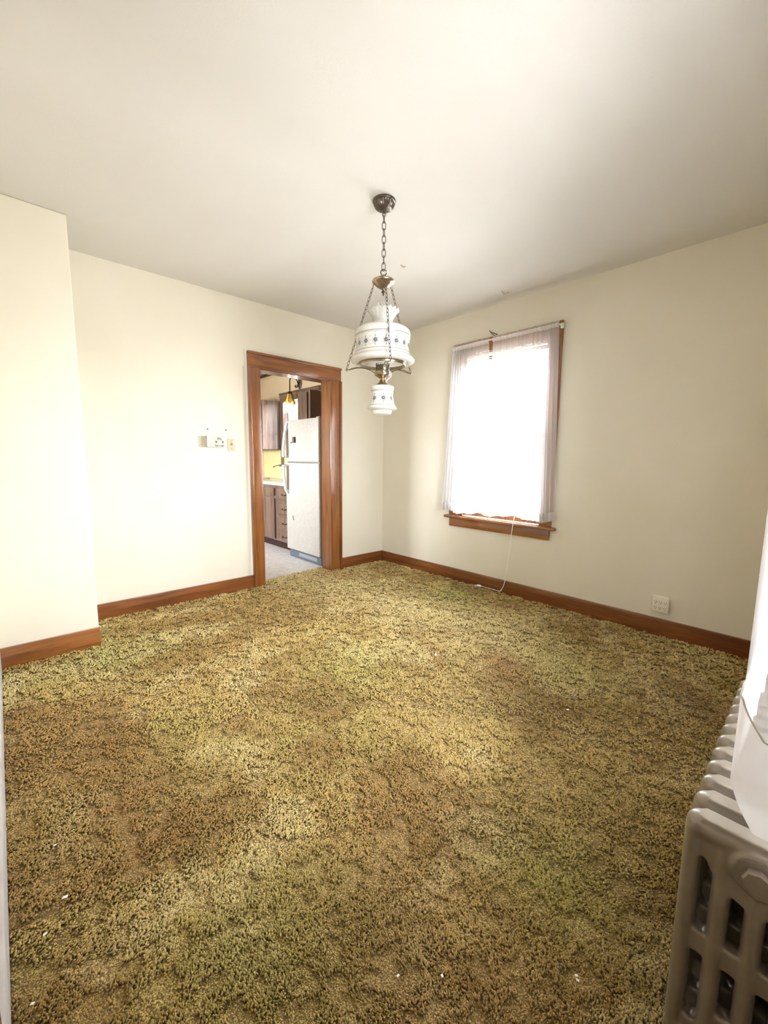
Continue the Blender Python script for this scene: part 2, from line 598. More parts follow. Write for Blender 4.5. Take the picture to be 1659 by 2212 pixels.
def b1(a, bev=0.001):
    p, q = loc1(a[0], a[2], a[4]), loc1(a[1], a[3], a[5])
    lo = [min(p[i], q[i]) for i in range(3)]
    hi = [max(p[i], q[i]) for i in range(3)]
    return (lo[0], hi[0], lo[1], hi[1], lo[2], hi[2], bev)


B().box(*b1((-0.405, 0.405, -0.034, -0.006, 2.178, 2.206))).build('head_rail', M['slat'], bl)
for i in range(9):
    z = 2.158 - i * 0.0195
    s = B()
    s.grid(lambda u, v, z=z: loc1(-0.40 + 0.80 * u, -0.032 + 0.024 * v, z + 0.003 * math.sin(PI * v) - 0.013 * (v - 0.5)), 1, 4)
    s.build('slat', M['slat'], bl, 'all')
B().box(*b1((-0.40, 0.40, -0.032, -0.008, 1.968, 1.984))).build('bottom_rail', M['slat'], bl)
for x in (-0.34, -0.06, 0.34):
    B().tube([loc1(x, -0.006, 2.18), loc1(x, -0.006, 1.984)], 0.0012, 5).build('ladder_cord', M['cord'], bl)
B().tube([loc1(0.078, 0.002, 2.18), loc1(0.074, 0.004, 1.8), loc1(0.070, 0.004, 1.44)], 0.0035, 6).ball(loc1(0.072, 0.004, 1.785), 0.007, 8).build('tilt_wand', M['ivory_pale'], bl, True)


# ------------------------------------------------------------------ curtains
def rod(name, label, T1, xa, xb, z, w):
    root = thing(name, label, 'curtain rod', T1((xa + xb) / 2, 0.02, z))
    B().tube([T1(xa, 0.022, z), T1(xa, w * 0.7, z), T1(xa + 0.012 * (1 if xb > xa else -1), w, z), T1(xb - 0.012 * (1 if xb > xa else -1), w, z), T1(xb, w * 0.7, z), T1(xb, 0.022, z)], 0.007, 8).build('rod', M['rod'], root, True)
    for x in (xa, xb):
        a, c = T1(x - 0.012, 0.020, z - 0.02), T1(x + 0.012, 0.030, z + 0.02)
        B().box(min(a[0], c[0]), max(a[0], c[0]), min(a[1], c[1]), max(a[1], c[1]), z - 0.02, z + 0.02, 0.002).build('bracket', M['rod'], root)
    return root


def curtain(label, T1, xs, xe, ztop, zbot, w, flare, wall_return, seed, group, hemh=0.075, zb_fn=None, amp0=0.010, nfold=None, bk=1.3):
    """sheer panel gathered on a rod: path from the wall round the rod's end, then along the rod"""
    rnd = random.Random(seed)
    sgn = 1 if xe > xs else -1
    L_a = abs(xe - xs)
    R = 0.022 if wall_return else 0.0
    L_r = (w - 0.012 - R) if wall_return else 0.0
    L_c = R * PI / 2
    L = L_r + L_c + L_a - R
    ph = [rnd.uniform(0, 2 * PI) for _ in range(8)]
    nf = nfold or (L / 0.050)

    def point(t, v, off=0.0):                         # v: 0 at the bottom, 1 at the top
        s = t * L
        q = max(0.0, (s - L_r - L_c) / (L_a - R))     # share of the way along the rod
        bunch = math.exp(-(q / 0.22) ** 2)            # cloth pushed together at the outer end
        ft = nf * t - 2.6 * math.exp(-(q / 0.22) ** 2)
        fold = math.sin(2 * PI * ft + ph[0] + 1.1 * math.sin(2 * PI * 2.3 * t + ph[1])) * 0.65 + 0.35 * math.sin(2 * PI * nf * 0.43 * t + ph[2])
        gather = math.sin(2 * PI * nf * 2.7 * t + ph[3])
        top = max(0.0, (v - 0.86) / 0.14)
        d = amp0 * (1 + bk * bunch) * (1.0 + 0.7 * (1 - v)) * (1 - 0.5 * top) * fold + 0.0035 * gather * top ** 0.5
        if s < L_r:
            x, y, nx, ny = xs, 0.012 + s, -sgn, 0.0
            d *= 0.4 * s / L_r
        elif s < L_r + L_c:
            th = (s - L_r) / R
            nx, ny = -sgn * math.cos(th), math.sin(th)
            x, y = xs + sgn * R + R * nx, w - R + R * ny
            d *= 0.4 + 0.6 * (s - L_r) / L_c
        else:
            x, y, nx, ny = xs + sgn * (R + s - L_r - L_c), w, 0.0, 1.0
        x += nx * (d + off)
        y += ny * (d + off)
        fl = (1 - v) ** 1.2
        x -= sgn * flare[0] * fl * (1 - t)
        x += sgn * flare[1] * fl * t
        zb = zbot + (zb_fn(t) if zb_fn else 0.0)
        return x, y, zb + (ztop - zb) * v

    root = None
    zr = 0.0
    g = B().grid(lambda i, j: T1(*point(i, 1 - (1 - j) * 1.0)), 320, 40)
    off = T1((xs + xe) / 2, w, zbot)
    o = thing('sheer_curtain', label, 'curtain', off, group)
    g.build('cloth', M['sheer'], o, 'all')
    hv = hemh / (ztop - zbot)
    def hp(i, j):
        return T1(*point(i, j * hv, 0.003))
    B().grid(hp, 320, 3).build('hem', M['hem'], o, 'all')
    B().tube([T1(*point(k / 320, hv, 0.003)) for k in range(321)], 0.0012, 4).build('hem_seam', M['seam'], o)
    pv = 0.030 / (ztop - zbot)
    def rp(i, j):
        return T1(*point(i, 1 - 0.6 * pv - (1 - j) * pv, 0.004 + 0.008 * math.sin(PI * j)))
    B().grid(rp, 320, 5).build('rod_pocket', M['hem'], o, 'all')
    return o


rod('curtain_rod', 'white curtain rod over the single window, bare in the middle', loc1, 0.495, -0.535, 2.282, 0.085)
hemwave = lambda t: 0.012 * math.sin(9 * t) + 0.006 * math.sin(23 * t + 1)
curtain('sheer white curtain panel beside the far corner, flaring at its foot', loc1, 0.497, 0.088, 2.300, 0.712, 0.088, (0.095, 0.050), True, 3, 'sheer curtains of the window', zb_fn=hemwave)
curtain('sheer white curtain panel with the bunched folds nearest the outlet wall', loc1, -0.537, 0.046, 2.304, 0.728, 0.094, (0.050, 0.0), False, 5, 'sheer curtains of the window', zb_fn=lambda t: hemwave(t + 0.3) - 0.004)


def loc2(x, y, z):
    return (W2X + x, DY + y, z)


rod('curtain_rod', 'white curtain rod over the radiator window, behind the near sheer', loc2, -0.58, 0.60, 2.29, 0.165)
curtain('white sheer curtain with a deep hem hanging over the radiator', loc2, -0.600, 0.60, 2.31, 0.744, 0.192, (0.0, 0.0), True, 9, None, hemh=0.125, zb_fn=lambda t: 0.048 * min(1.0, max(0.0, (t - 0.112) / 0.020)) + 0.004 * math.sin(14 * t), amp0=0.004, bk=-0.92)

# wire hook above the window
hk = B().tube(spline([(-0.012, -1.505, 2.335), (-0.035, -1.47, 2.352), (-0.04, -1.445, 2.368), (-0.036, -1.432, 2.380)], 6), 0.0035, 6)
hk.tube(spline([(-0.012, -1.475, 2.33), (-0.03, -1.455, 2.350), (-0.04, -1.443, 2.366)], 6), 0.003, 6)
tag(hk.build('curtain_hook', M['bronze'], None, True), 'bent dark wire hook sticking up above the window casing', 'hook')

# cord from the blind, over the sill, down the wall to the carpet
pts = [(-0.03, W1Y - 0.24, 0.90), (-0.066, -1.786, 0.72), (-0.060, -1.772, 0.655), (-0.059, -1.762, 0.55), (-0.045, -1.735, 0.30), (-0.030, -1.706, 0.125), (-0.028, -1.675, 0.03), (-0.034, -1.655, 0.012), (-0.036, -1.60, 0.012), (-0.040, -1.53, 0.014), (-0.048, -1.462, 0.016)]
cr = thing('blind_cord', 'white blind cord hanging over the sill down to the carpet', 'cord', (-0.04, -1.70, 0.012))
B().tube(spline(pts, 8), 0.0032, 6).build('cord', M['cord'], cr, True)
B().tube(spline([(-0.031, -1.708, 0.118), (-0.034, -1.69, 0.06), (-0.034, -1.662, 0.016), (-0.04, -1.645, 0.012)], 6), 0.0028, 6).build('cord', M['cord'], cr, True)
B().lathe([(0, -0.028), (0.008, -0.026), (0.012, -0.01), (0.009, 0.012), (0.005, 0.024), (0, 0.026)], (-0.050, -1.438, 0.016), 12, axis='y').build('tassel', M['cord'], cr, True)
B().tube(spline([(-0.05, -1.462, 0.016), (-0.075, -1.43, 0.015), (-0.065, -1.405, 0.014), (-0.045, -1.40, 0.014)], 6), 0.0028, 6).build('knot', M['cord'], cr, True)

# ------------------------------------------------------------------ wall fittings on the far wall
th = thing('thermostat', 'white programmable thermostat box on the wall left of the doorway', 'thermostat', (-1.975, 0.0, 1.355))
B().box(-2.058, -1.900, -0.030, 0.0, 1.309, 1.405, 0.004, 2).build('body', mat('thermostat_case', (0.62, 0.60, 0.52), 0.4), th, True)
fp = B().box(-1.992, -1.914, -0.0325, -0.029, 1.318, 1.397, 0.001).build('face_panel', mat('thermostat_face', (0.60, 0.59, 0.54), 0.3), th)
B().box(-1.975, -1.940, -0.0335, -0.032, 1.381, 1.389).box(-1.972, -1.932, -0.0335, -0.032, 1.371, 1.377).build('label_print', M['grey_mark'], fp)
for x in (-1.986, -1.931):
    B().box(x, x + 0.012, -0.036, -0.032, 1.344, 1.362, 0.001).build('button', mat('grey_button', (0.16, 0.14, 0.12), 0.5), fp)
for x in (-1.966, -1.949):
    B().box(x, x + 0.005, -0.034, -0.032, 1.347, 1.359, 0.0005).build('button', M['ivory'], fp)
B().box(-1.992, -1.914, -0.036, -0.030, 1.321, 1.326).box(-1.986, -1.970, -0.034, -0.030, 1.315, 1.321).box(-1.938, -1.922, -0.034, -0.030, 1.315, 1.321).build('slide_switch', M['grey_mark'], th)
tag(B().box(-2.119, -2.05, -0.0015, 0.0, 1.306, 1.400, 0.0005).build('unpainted_patch', mat('bare_plaster', (0.52, 0.455, 0.345), 0.8), None), 'bare greyish patch of old wall beside the thermostat', 'patch')

sw = thing('light_switch', 'ivory toggle light switch plate between thermostat and doorway', 'light switch', (-1.836, 0, 1.333))
B().box(-1.870, -1.803, -0.006, 0.0, 1.279, 1.388, 0.003, 2).build('plate', M['ivory'], sw, True)
B().box(-1.841, -1.831, -0.018, -0.004, 1.330, 1.350, 0.002).build('toggle', mat('worn_toggle', (0.30, 0.24, 0.14), 0.5), sw)
for z in (1.300, 1.366):
    B().lathe([(0, -0.0075), (0.0035, -0.007), (0.0035, -0.005)], (-1.836, 0, z), 10, axis='y').build('screw', M['nail'], sw)
for x, z, lb in ((-2.038, 1.459, 'dark nail head in the wall above the thermostat, over its left end'), (-1.881, 1.461, 'dark nail head in the wall above the gap beside the switch')):
    tag(B().lathe([(0, -0.006), (0.005, -0.005), (0.0055, -0.003), (0.002, 0.0)], (x, 0, z), 12, axis='y').build('nail', M['nail'], None, True), lb, 'nail')

ou = thing('outlet_adapter', 'ivory six-way outlet adapter low on the window wall', 'outlet', (0.0, -2.925, 0.22))
B().box(-0.034, 0.0, -2.972, -2.876, 0.170, 0.268, 0.005, 2).build('body', M['ivory_pale'], ou, True)
B().box(-0.004, 0.0, -2.962, -2.866, 0.180, 0.280, 0.002).build('wall_plate', M['ivory_pale'], ou, True)
for zi in (0.198, 0.240):
    for yi in (-2.953, -2.924, -2.895):
        s = B().box(-0.0362, -0.033, yi - 0.0125, yi + 0.0125, zi - 0.017, zi + 0.017, 0.001).build('socket', M['ivory_pale'], ou)
        B().box(-0.037, -0.036, yi - 0.007, yi - 0.005, zi - 0.002, zi + 0.009).box(-0.037, -0.036, yi + 0.005, yi + 0.007, zi - 0.002, zi + 0.009).box(-0.037, -0.036, yi - 0.002, yi + 0.002, zi - 0.011, zi - 0.006).build('slots', M['dark'], s)

# ------------------------------------------------------------------ hanging lamp
LX, LY = -1.734, -1.86
VD = math.radians(47.33)
lamp = thing('hanging_lamp', 'brass hanging lamp with blue-flowered white glass shade on chains', 'lamp', (LX, LY, H))
LC = (LX, LY, 0.0)


def P(r, a, z):
    return (LX + r * math.cos(a), LY + r * math.sin(a), z)


def flute(r, z, a, i):
    if 5 <= i <= 9:
        return r * (1 + 0.035 * math.cos(28 * a)), z
    return r, z


cz_ = [(0.0, 2.600), (0.0615, 2.600), (0.0630, 2.594), (0.0605, 2.588), (0.0555, 2.586), (0.0545, 2.583), (0.0530, 2.575), (0.0485, 2.566), (0.0400, 2.5585), (0.0270, 2.5535), (0.009, 2.551), (0.008, 2.545), (0.0, 2.545)]
B().lathe(cz_, LC, 112, flute).build('canopy', M['bronze'], lamp, True)
B().tube([P(0.0, 0, 2.548), P(0, 0, 2.538)], 0.005, 8).tube([Vector(P(0, 0, 2.530)) + Vector((math.cos(VD + PI / 2) * 0.009 * math.cos(t), math.sin(VD + PI / 2) * 0.009 * math.cos(t), 0.010 * math.sin(t))) for t in [2 * PI * k / 14 for k in range(14)]], 0.0024, 6, True).build('canopy_loop', M['bronze'], lamp, True)


def link_mesh(name, hl, hwid, wire, m):
    b = B()
    pts = []
    for k in range(20):
        t = 2 * PI * k / 20
        x, z = math.cos(t) * hwid, math.sin(t)
        pts.append((x, 0, math.copysign(abs(z) ** 0.75, z) * hl))
    b.tube(pts, wire, 6, True)
    bmesh.ops.recalc_face_normals(b.bm, faces=b.bm.faces[:])
    me = bpy.data.meshes.new(name)
    b.bm.to_mesh(me)
    b.bm.free()
    me.shade_smooth()
    me.materials.append(m)
    return me


def chain(me, p0, p1, n, twist=0.0, lazy=0.0):
    p0, p1 = Vector(p0), Vector(p1)
    d = (p1 - p0)
    q = d.normalized().to_track_quat('Z', 'Y')
    for i in range(n):
        c = p0 + d * ((i + 0.5) / n)
        o = bpy.data.objects.new('chain_link', me)
        o.parent = lamp
        o.location = c - Vector(lamp.location)
        o.rotation_mode = 'QUATERNION'
        from mathutils import Quaternion
        o.rotation_quaternion = q @ Quaternion((0, 0, 1), twist + (PI / 2 if i % 2 else 0.0) + random.uniform(-0.2, 0.2))
        COL.objects.link(o)


big = link_mesh('chain_link_large', 0.0225, 0.0100, 0.0022, M['bronze'])
chain(big, P(0, 0, 2.527), P(0, 0, 2.250), 8, VD + PI / 2 + 0.2)
# split ring and hanger cup
B().tube([Vector(P(0, 0, 2.237)) + Vector((math.cos(VD - PI / 2) * 0.0155 * math.cos(t), math.sin(VD - PI / 2) * 0.0155 * math.cos(t), 0.0165 * math.sin(t))) for t in [0.35 + (2 * PI - 0.5) * k / 20 for k in range(21)]], 0.0032, 7).build('split_ring', M['bronze'], lamp, True)
B().lathe([(0, 2.226), (0.007, 2.224), (0.010, 2.218), (0.014, 2.214), (0.030, 2.209), (0.050, 2.202), (0.060, 2.196), (0.0625, 2.190), (0.060, 2.184), (0.052, 2.179), (0.045, 2.172), (0.036, 2.163), (0.022, 2.155), (0.010, 2.152), (0, 2.151)], LC, 48).build('hanger_cup', M['brass'], lamp, True)
B().lathe([(0, 2.154), (0.010, 2.152), (0.008, 2.146), (0.005, 2.142), (0.010, 2.138), (0.011, 2.134), (0.006, 2.130), (0.004, 2.126), (0.0055, 2.121), (0.002, 2.116), (0, 2.115)], LC, 20).build('finial', M['bronze'], lamp, True)


# painted glass: the print is worked out point by point on a fine lathe
def lerp_prof(prof, n):
    p = np.array(prof, float)
    s = np.r_[0, np.cumsum(np.hypot(*(p[1:] - p[:-1]).T))]
    t = np.linspace(0, s[-1], n)
    # smooth through the knots
    r = np.interp(t, s, p[:, 0])
    z = np.interp(t, s, p[:, 1])
    k = np.array([1, 2, 3, 2, 1.0]); k /= k.sum()
    rp, zp = np.pad(r, 2, mode='edge'), np.pad(z, 2, mode='edge')
    r2 = sum(k[i] * rp[i:i + n] for i in range(5))
    z2 = sum(k[i] * zp[i:i + n] for i in range(5))
    r2[[0, -1]], z2[[0, -1]] = r[[0, -1]], z[[0, -1]]
    return r2, z2


def painted(name, prof, nseg, nz, nfl, zf, rf, bands, budh, parent, a0=0.0, scale=1.0):
    r, z = lerp_prof(prof, nz)
    a = np.arange(nseg) * 2 * PI / nseg
    co = np.stack([r[:, None] * np.cos(a), r[:, None] * np.sin(a), np.repeat(z[:, None], nseg, 1)], -1)
    co += np.array([LX, LY, 0.0]) - np.array(root_offset(parent))
    i, j = np.meshgrid(np.arange(nz - 1), np.arange(nseg), indexing='ij')
    j2 = (j + 1) % nseg
    f = np.stack([i * nseg + j, i * nseg + j2, (i + 1) * nseg + j2, (i + 1) * nseg + j], -1).reshape(-1, 4)
    me = bpy.data.meshes.new(name)
    me.from_pydata(co.reshape(-1, 3).tolist(), [], f.tolist())
    me.shade_smooth()
    A, Z = np.meshgrid(a, z)
    R = np.repeat(r[:, None], nseg, 1)
    out = np.arange(nz) < int(np.argmin(r + 0 * z)) if False else np.ones(nz, bool)
    col = np.zeros((nz, nseg, 3)) + np.array([0.86, 0.845, 0.80])
    blue, green, grey = np.array([0.075, 0.115, 0.17]), np.array([0.22, 0.26, 0.21]), np.array([0.34, 0.34, 0.31])

    def paint(mask, c, k=1.0):
        m = np.clip(mask, 0, 1)[..., None] * k
        col[:] = col * (1 - m) + c * m

    for zc, h, c, k in bands:
        paint(np.clip(1.3 - np.abs(Z - zc) / h * 1.0, 0, 1) * (np.abs(Z - zc) < h * 1.4), {'b': blue, 'g': green, 'y': grey}[c], k)
    per = 2 * PI / nfl
    da = ((A - a0 + per / 2) % per) - per / 2
    idx = np.floor((A - a0 + per / 2) / per)
    x = da * rf / scale                       # metres along the band
    y = (Z - zf) / scale
    rr, tt = np.hypot(x, y), np.arctan2(y, x)
    paint((rr < 0.0112 + 0.0024 * np.cos(6 * tt + 0.6)) * 1.0, blue, 0.9)
    paint((np.hypot(x - 0.0016, y - 0.0006) < 0.0030) * 1.0, np.array([0.50, 0.52, 0.50]), 0.9)
    # leaves round the flower
    for k in range(6):
        t = k * PI / 3 + 0.5
        lx, ly = x - 0.0160 * math.cos(t), y - 0.0145 * math.sin(t)
        u_, v_ = lx * math.cos(t) + ly * math.sin(t), -lx * math.sin(t) + ly * math.cos(t)
        paint(((u_ / 0.0042) ** 2 + (v_ / 0.0022) ** 2 < 1) * 1.0, green, 0.7)
    # buds above and below, between-bud scrolls
    for sgn in (1, -1):
        yb = y - sgn * budh
        paint((np.hypot(x, yb) < 0.0030) * 1.0, blue, 0.55)
        paint(((x / 0.0046) ** 2 + ((yb + sgn * 0.0035) / 0.0016) ** 2 < 1) * 1.0, green, 0.6)
        paint((np.abs(x) < 0.0011) * (np.abs(yb + sgn * 0.002) < 0.006), green, 0.6)
        xs = np.abs(x)
        arc = budh - 0.001 - 0.010 * np.sin(np.clip((xs - 0.006) / (per * rf / scale / 2 - 0.006), 0, 1) * PI)
        dash = (np.sin(xs * 1500) > -0.35)
        paint((np.abs(y * sgn - arc) < 0.0010) * (xs > 0.006) * dash, grey, 0.75)
        xh = per * rf / scale / 2 - xs
        paint((np.hypot(xh, y * sgn - budh + 0.001) < 0.0024) * 1.0, green, 0.55)
    xh = per * rf / scale / 2 - np.abs(x)
    paint((np.hypot(xh, y) < 0.0022) * 1.0, green, 0.6)
    paint((np.abs(y - 0.0016 * np.sin(x * 500)) < 0.0009) * (np.abs(x) > 0.013), green, 0.5)
    ca = me.color_attributes.new('print', 'FLOAT_COLOR', 'POINT')
    ca.data.foreach_set('color', np.concatenate([col, np.ones((nz, nseg, 1))], -1).astype(np.float32).ravel())
    me.materials.append(M['print'])
    o = bpy.data.objects.new(name, me)
    COL.objects.link(o)
    o.parent = parent
    return o


M['print'] = mat('printed_milk_glass', (0.86, 0.84, 0.80), 0.12)
nt, N, L, b = nodes(M['print'])
at = N.new('ShaderNodeAttribute')
at.attribute_name = 'print'
L.new(at.outputs['Color'], b.inputs['Base Color'])
b.inputs['Coat Weight'].default_value = 0.4


def glow_through(m, share):
    # milk glass lets some light through
    nt, N, L, b = nodes(m)
    out = next(q for q in N if q.type == 'OUTPUT_MATERIAL')
    tl = N.new('ShaderNodeBsdfTranslucent')
    mx = N.new('ShaderNodeMixShader')
    mx.inputs['Fac'].default_value = share
    src = b.inputs['Base Color']
    if src.is_linked:
        L.new(src.links[0].from_socket, tl.inputs['Color'])
    else:
        tl.inputs['Color'].default_value = src.default_value
    L.new(b.outputs[0], mx.inputs[1])
    L.new(tl.outputs[0], mx.inputs[2])
    L.new(mx.outputs[0], out.inputs['Surface'])


M['milk'] = mat('milk_glass_inside', (0.88, 0.87, 0.84), 0.25)
glow_through(M['print'], 0.42)
glow_through(M['milk'], 0.5)

sh_prof = [(0.058, 1.972), (0.0595, 1.962), (0.066, 1.957), (0.105, 1.949), (0.138, 1.938), (0.152, 1.926), (0.1565, 1.912), (0.1560, 1.898), (0.1515, 1.878), (0.1475, 1.857), (0.1465, 1.840), (0.1485, 1.822), (0.1545, 1.804), (0.1650, 1.788), (0.1755, 1.779), (0.1795, 1.771), (0.1770, 1.762), (0.166, 1.755), (0.150, 1.752), (0.1285, 1.756)]
VA = VD + PI                                     # azimuth of the side that faces the photographer
shade = painted('shade', sh_prof, 900, 190, 16, 1.8458, 0.147,
                [(1.9545, 0.0022, 'y', 0.8), (1.895, 0.0024, 'b', 0.75), (1.8885, 0.0016, 'y', 0.8), (1.807, 0.0028, 'y', 0.85), (1.7872, 0.0014, 'b', 0.6), (1.7815, 0.0008, 'y', 0.6)], 0.0235, lamp, VA + 0.12)
B().lathe([(r - 0.004, z - (0.003 if z > 1.93 else 0.0)) for r, z in sh_prof[1:-1]] + [(0.126, 1.758)], LC, 64).build('lining', M['milk'], shade, 'all')


def crimp(r, z, a, i):
    k = max(0.0, (z - 1.985) / 0.055)
    return r * (1 + 0.035 * k * math.cos(17 * a)), z + 0.0050 * k * math.cos(17 * a + 0.5)


fl_p = [(0.056, 1.955), (0.055, 1.972), (0.056, 1.985), (0.061, 2.000), (0.070, 2.016), (0.081, 2.030), (0.089, 2.038)]
B().lathe(fl_p + [(r - 0.003, z) for r, z in fl_p[::-1]], LC, 204, crimp).build('ruffled_collar', M['opal'], lamp, 'all')
B().lathe([(0.030, 1.758), (0.0335, 1.79), (0.036, 1.82), (0.032, 1.87), (0.026, 1.93), (0.0245, 2.0), (0.0245, 2.083), (0.0225, 2.083), (0.0225, 2.0), (0.024, 1.93)], LC, 40).build('chimney', M['chimney'], lamp, 'all')
# shade ring
B().lathe([(0.1255, 1.760), (0.129, 1.761), (0.1305, 1.757), (0.1295, 1.750), (0.1305, 1.744), (0.129, 1.7405), (0.1255, 1.7405), (0.1245, 1.75), (0.1255, 1.760)], LC, 72).build('shade_ring', M['brass'], lamp, True)
# burner with pierced gallery
bn = B().lathe([(0.034, 1.712), (0.0385, 1.713), (0.0385, 1.7435), (0.036, 1.7435), (0.036, 1.715), (0.034, 1.712)], LC, 48)
for k in range(18):
    a = 2 * PI * k / 18
    t_ = Vector((-math.sin(a), math.cos(a), 0))
    c = Vector(P(0.0373, a, 1.7475))
    bn.tube([c + t_ * 0.0047 * math.cos(t) + Vector((0, 0, 0.0065 * math.sin(t))) for t in [PI * 2 * q / 10 for q in range(10)]], 0.0012, 5, True)
bn.build('gallery', mat('tarnished_brass', (0.16, 0.14, 0.10), 0.4, 1.0), lamp, True)
B().lathe([(0.0385, 1.713), (0.0435, 1.711), (0.0445, 1.706), (0.043, 1.700), (0.0445, 1.696), (0.0435, 1.690), (0.036, 1.684), (0.024, 1.677), (0.015, 1.671), (0.0135, 1.666), (0.016, 1.660), (0.0175, 1.656), (0.023, 1.650), (0.032, 1.641), (0.0405, 1.635), (0.043, 1.631), (0.0, 1.631)], LC, 48).build('burner', M['brass'], lamp, True)
# beaded pull chain
pc = B()
ra = VD - PI / 2
for q in spline([P(0.047, ra, 1.705), P(0.049, ra, 1.690), P(0.043, ra, 1.680), P(0.034, ra, 1.673), P(0.026, ra, 1.666), P(0.020, ra, 1.655), P(0.025, ra, 1.646), P(0.036, ra, 1.637)], 2):
    pc.ball(q, 0.0033, 8)
pc.build('pull_chain', M['pearl'], lamp, 'all')
fo_prof = [(0.020, 1.632), (0.055, 1.6315), (0.0645, 1.628), (0.0665, 1.622), (0.0655, 1.614), (0.0625, 1.603), (0.0608, 1.588), (0.0608, 1.573), (0.0630, 1.555), (0.0675, 1.538), (0.0740, 1.524), (0.0810, 1.514), (0.0845, 1.508), (0.0835, 1.503), (0.072, 1.4985), (0.0585, 1.4955), (0.0540, 1.492), (0.0535, 1.483), (0.0500, 1.4765), (0.0470, 1.474), (0.002, 1.474)]
painted('font', fo_prof, 520, 170, 7, 1.5597, 0.0615, [(1.6032, 0.0022, 'b', 0.7), (1.5985, 0.0012, 'y', 0.8), (1.5222, 0.0022, 'y', 0.9), (1.5062, 0.0012, 'b', 0.6), (1.496, 0.0012, 'y', 0.5)], 0.0235, lamp, VA + 0.10, 0.98)
# three arms of doubled wire and their chains
small = link_mesh('chain_link_small', 0.0132, 0.0054, 0.0015, M['chain'])
for th_, zz in ((10.5, 1.7235), (130.5, 1.7310), (-109.5, 1.7335)):
    az = VA + math.radians(th_)
    tv = Vector((-math.sin(az), math.cos(az), 0))
    arm = B()
    for s in (-1, 1):
        mid = [Vector(P(0.043, az, 1.703)) + tv * 0.010 * s, Vector(P(0.085, az, 1.727)) + tv * 0.010 * s, Vector(P(0.127, az, 1.7385)) + tv * 0.008 * s, Vector(P(0.165, az, zz + 0.007)) + tv * 0.009 * s, Vector(P(0.20, az, zz + 0.001)) + tv * 0.004 * s, Vector(P(0.216, az, zz)) + tv * 0.001 * s]
        arm.tube(spline(mid, 5), 0.0019, 6)
    arm.tube([Vector(P(0.222 + 0.0055 * math.cos(t), az, zz + 0.0055 * math.sin(t))) for t in [2 * PI * k / 12 for k in range(12)]], 0.0018, 6, True)
    arm.build('arm', M['bronze'], lamp, True)
    chain(small, P(0.0565, az, 2.183), P(0.222, az, zz + 0.004), 21, az, 0.1)

# ------------------------------------------------------------------ radiator
def radiator_section():
    b = B()
    cyl = lambda c, rx, ry, z0, z1: b.lathe([(0, z0), (1, z0), (1, z1), (0, z1)], (0, 0, 0), 18, lambda r, z, a, i: (r, z)) 
    bm = b.bm

    def ell(yc, rx, ry, z0, z1):
        n0 = len(bm.verts)
        vs = []
        for z in (z0, z1):
            vs.append([bm.verts.new((rx * math.cos(2 * PI * k / 20), yc + ry * math.sin(2 * PI * k / 20), z)) for k in range(20)])
        bm.faces.new(vs[0][::-1]); bm.faces.new(vs[1])
        for k in range(20):
            bm.faces.new((vs[0][k], vs[0][(k + 1) % 20], vs[1][(k + 1) % 20], vs[1][k]))

    for i in range(5):
        ell((i - 2) * 0.0480, 0.0235, 0.0150, 0.085, 0.535)
    # top roll
    def roll(z, r, half):
        pts = [(0, -half + 0.012, z - 0.014), (0, -half + 0.003, z - 0.005), (0, -half + 0.012, z)] if False else None
        b.tube([(0, -half, z), (0, half, z)], r, 18)
        b.ball((0, -half, z), r, 16).ball((0, half, z), r, 16)
    roll(0.540, 0.0245, 0.0865)
    b.box(-0.0165, 0.0165, -0.103, 0.103, 0.486, 0.545)
    b.box(-0.018, 0.018, -0.0865, 0.0865, 0.53, 0.5655)
    roll(0.098, 0.0235, 0.0865)
    b.box(-0.0160, 0.0160, -0.103, 0.103, 0.085, 0.135)
    b.box(-0.0165, 0.0165, -0.100, 0.100, 0.284, 0.330)
    b.prism([(0.0775 * math.cos(2 * PI * k / 40), min(0.508 + 0.0775 * math.sin(2 * PI * k / 40), 0.546)) for k in range(40) if not (5 < k < 15)], lambda p, t: (t, p[0], p[1]), -0.0170, 0.0170)
    b.lathe([(0, -0.0315), (0.036, -0.0315), (0.041, -0.026), (0.043, 0.0), (0.041, 0.026), (0.036, 0.0315), (0, 0.0315)], (0, 0, 0.512), 32, axis='x')
    b.lathe([(0, -0.0170), (0.066, -0.0170), (0.066, 0.0170), (0, 0.0170)], (0, 0, 0.125), 40, axis='x')
    b.lathe([(0, -0.0315), (0.036, -0.0315), (0.041, -0.026), (0.043, 0.0), (0.041, 0.026), (0.036, 0.0315), (0, 0.0315)], (0, 0, 0.115), 32, axis='x')
    me = bpy.data.meshes.new('section_raw')
    bmesh.ops.recalc_face_normals(bm, faces=bm.faces[:])
    bm.to_mesh(me)
    bm.free()
    o = bpy.data.objects.new('section_raw', me)
    COL.objects.link(o)
    rm = o.modifiers.new('r', 'REMESH')
    rm.mode = 'VOXEL'
    rm.voxel_size = 0.0035
    rm.use_smooth_shade = True
    sm = o.modifiers.new('s', 'SMOOTH')
    sm.iterations = 7
    sm.factor = 0.5
    dg = bpy.context.evaluated_depsgraph_get()
    res = bpy.data.meshes.new_from_object(o.evaluated_get(dg))
    res.name = 'section'
    bpy.data.objects.remove(o)
    res.materials.clear()
    res.materials.append(M['radiator'])
    res.shade_smooth()
    return res


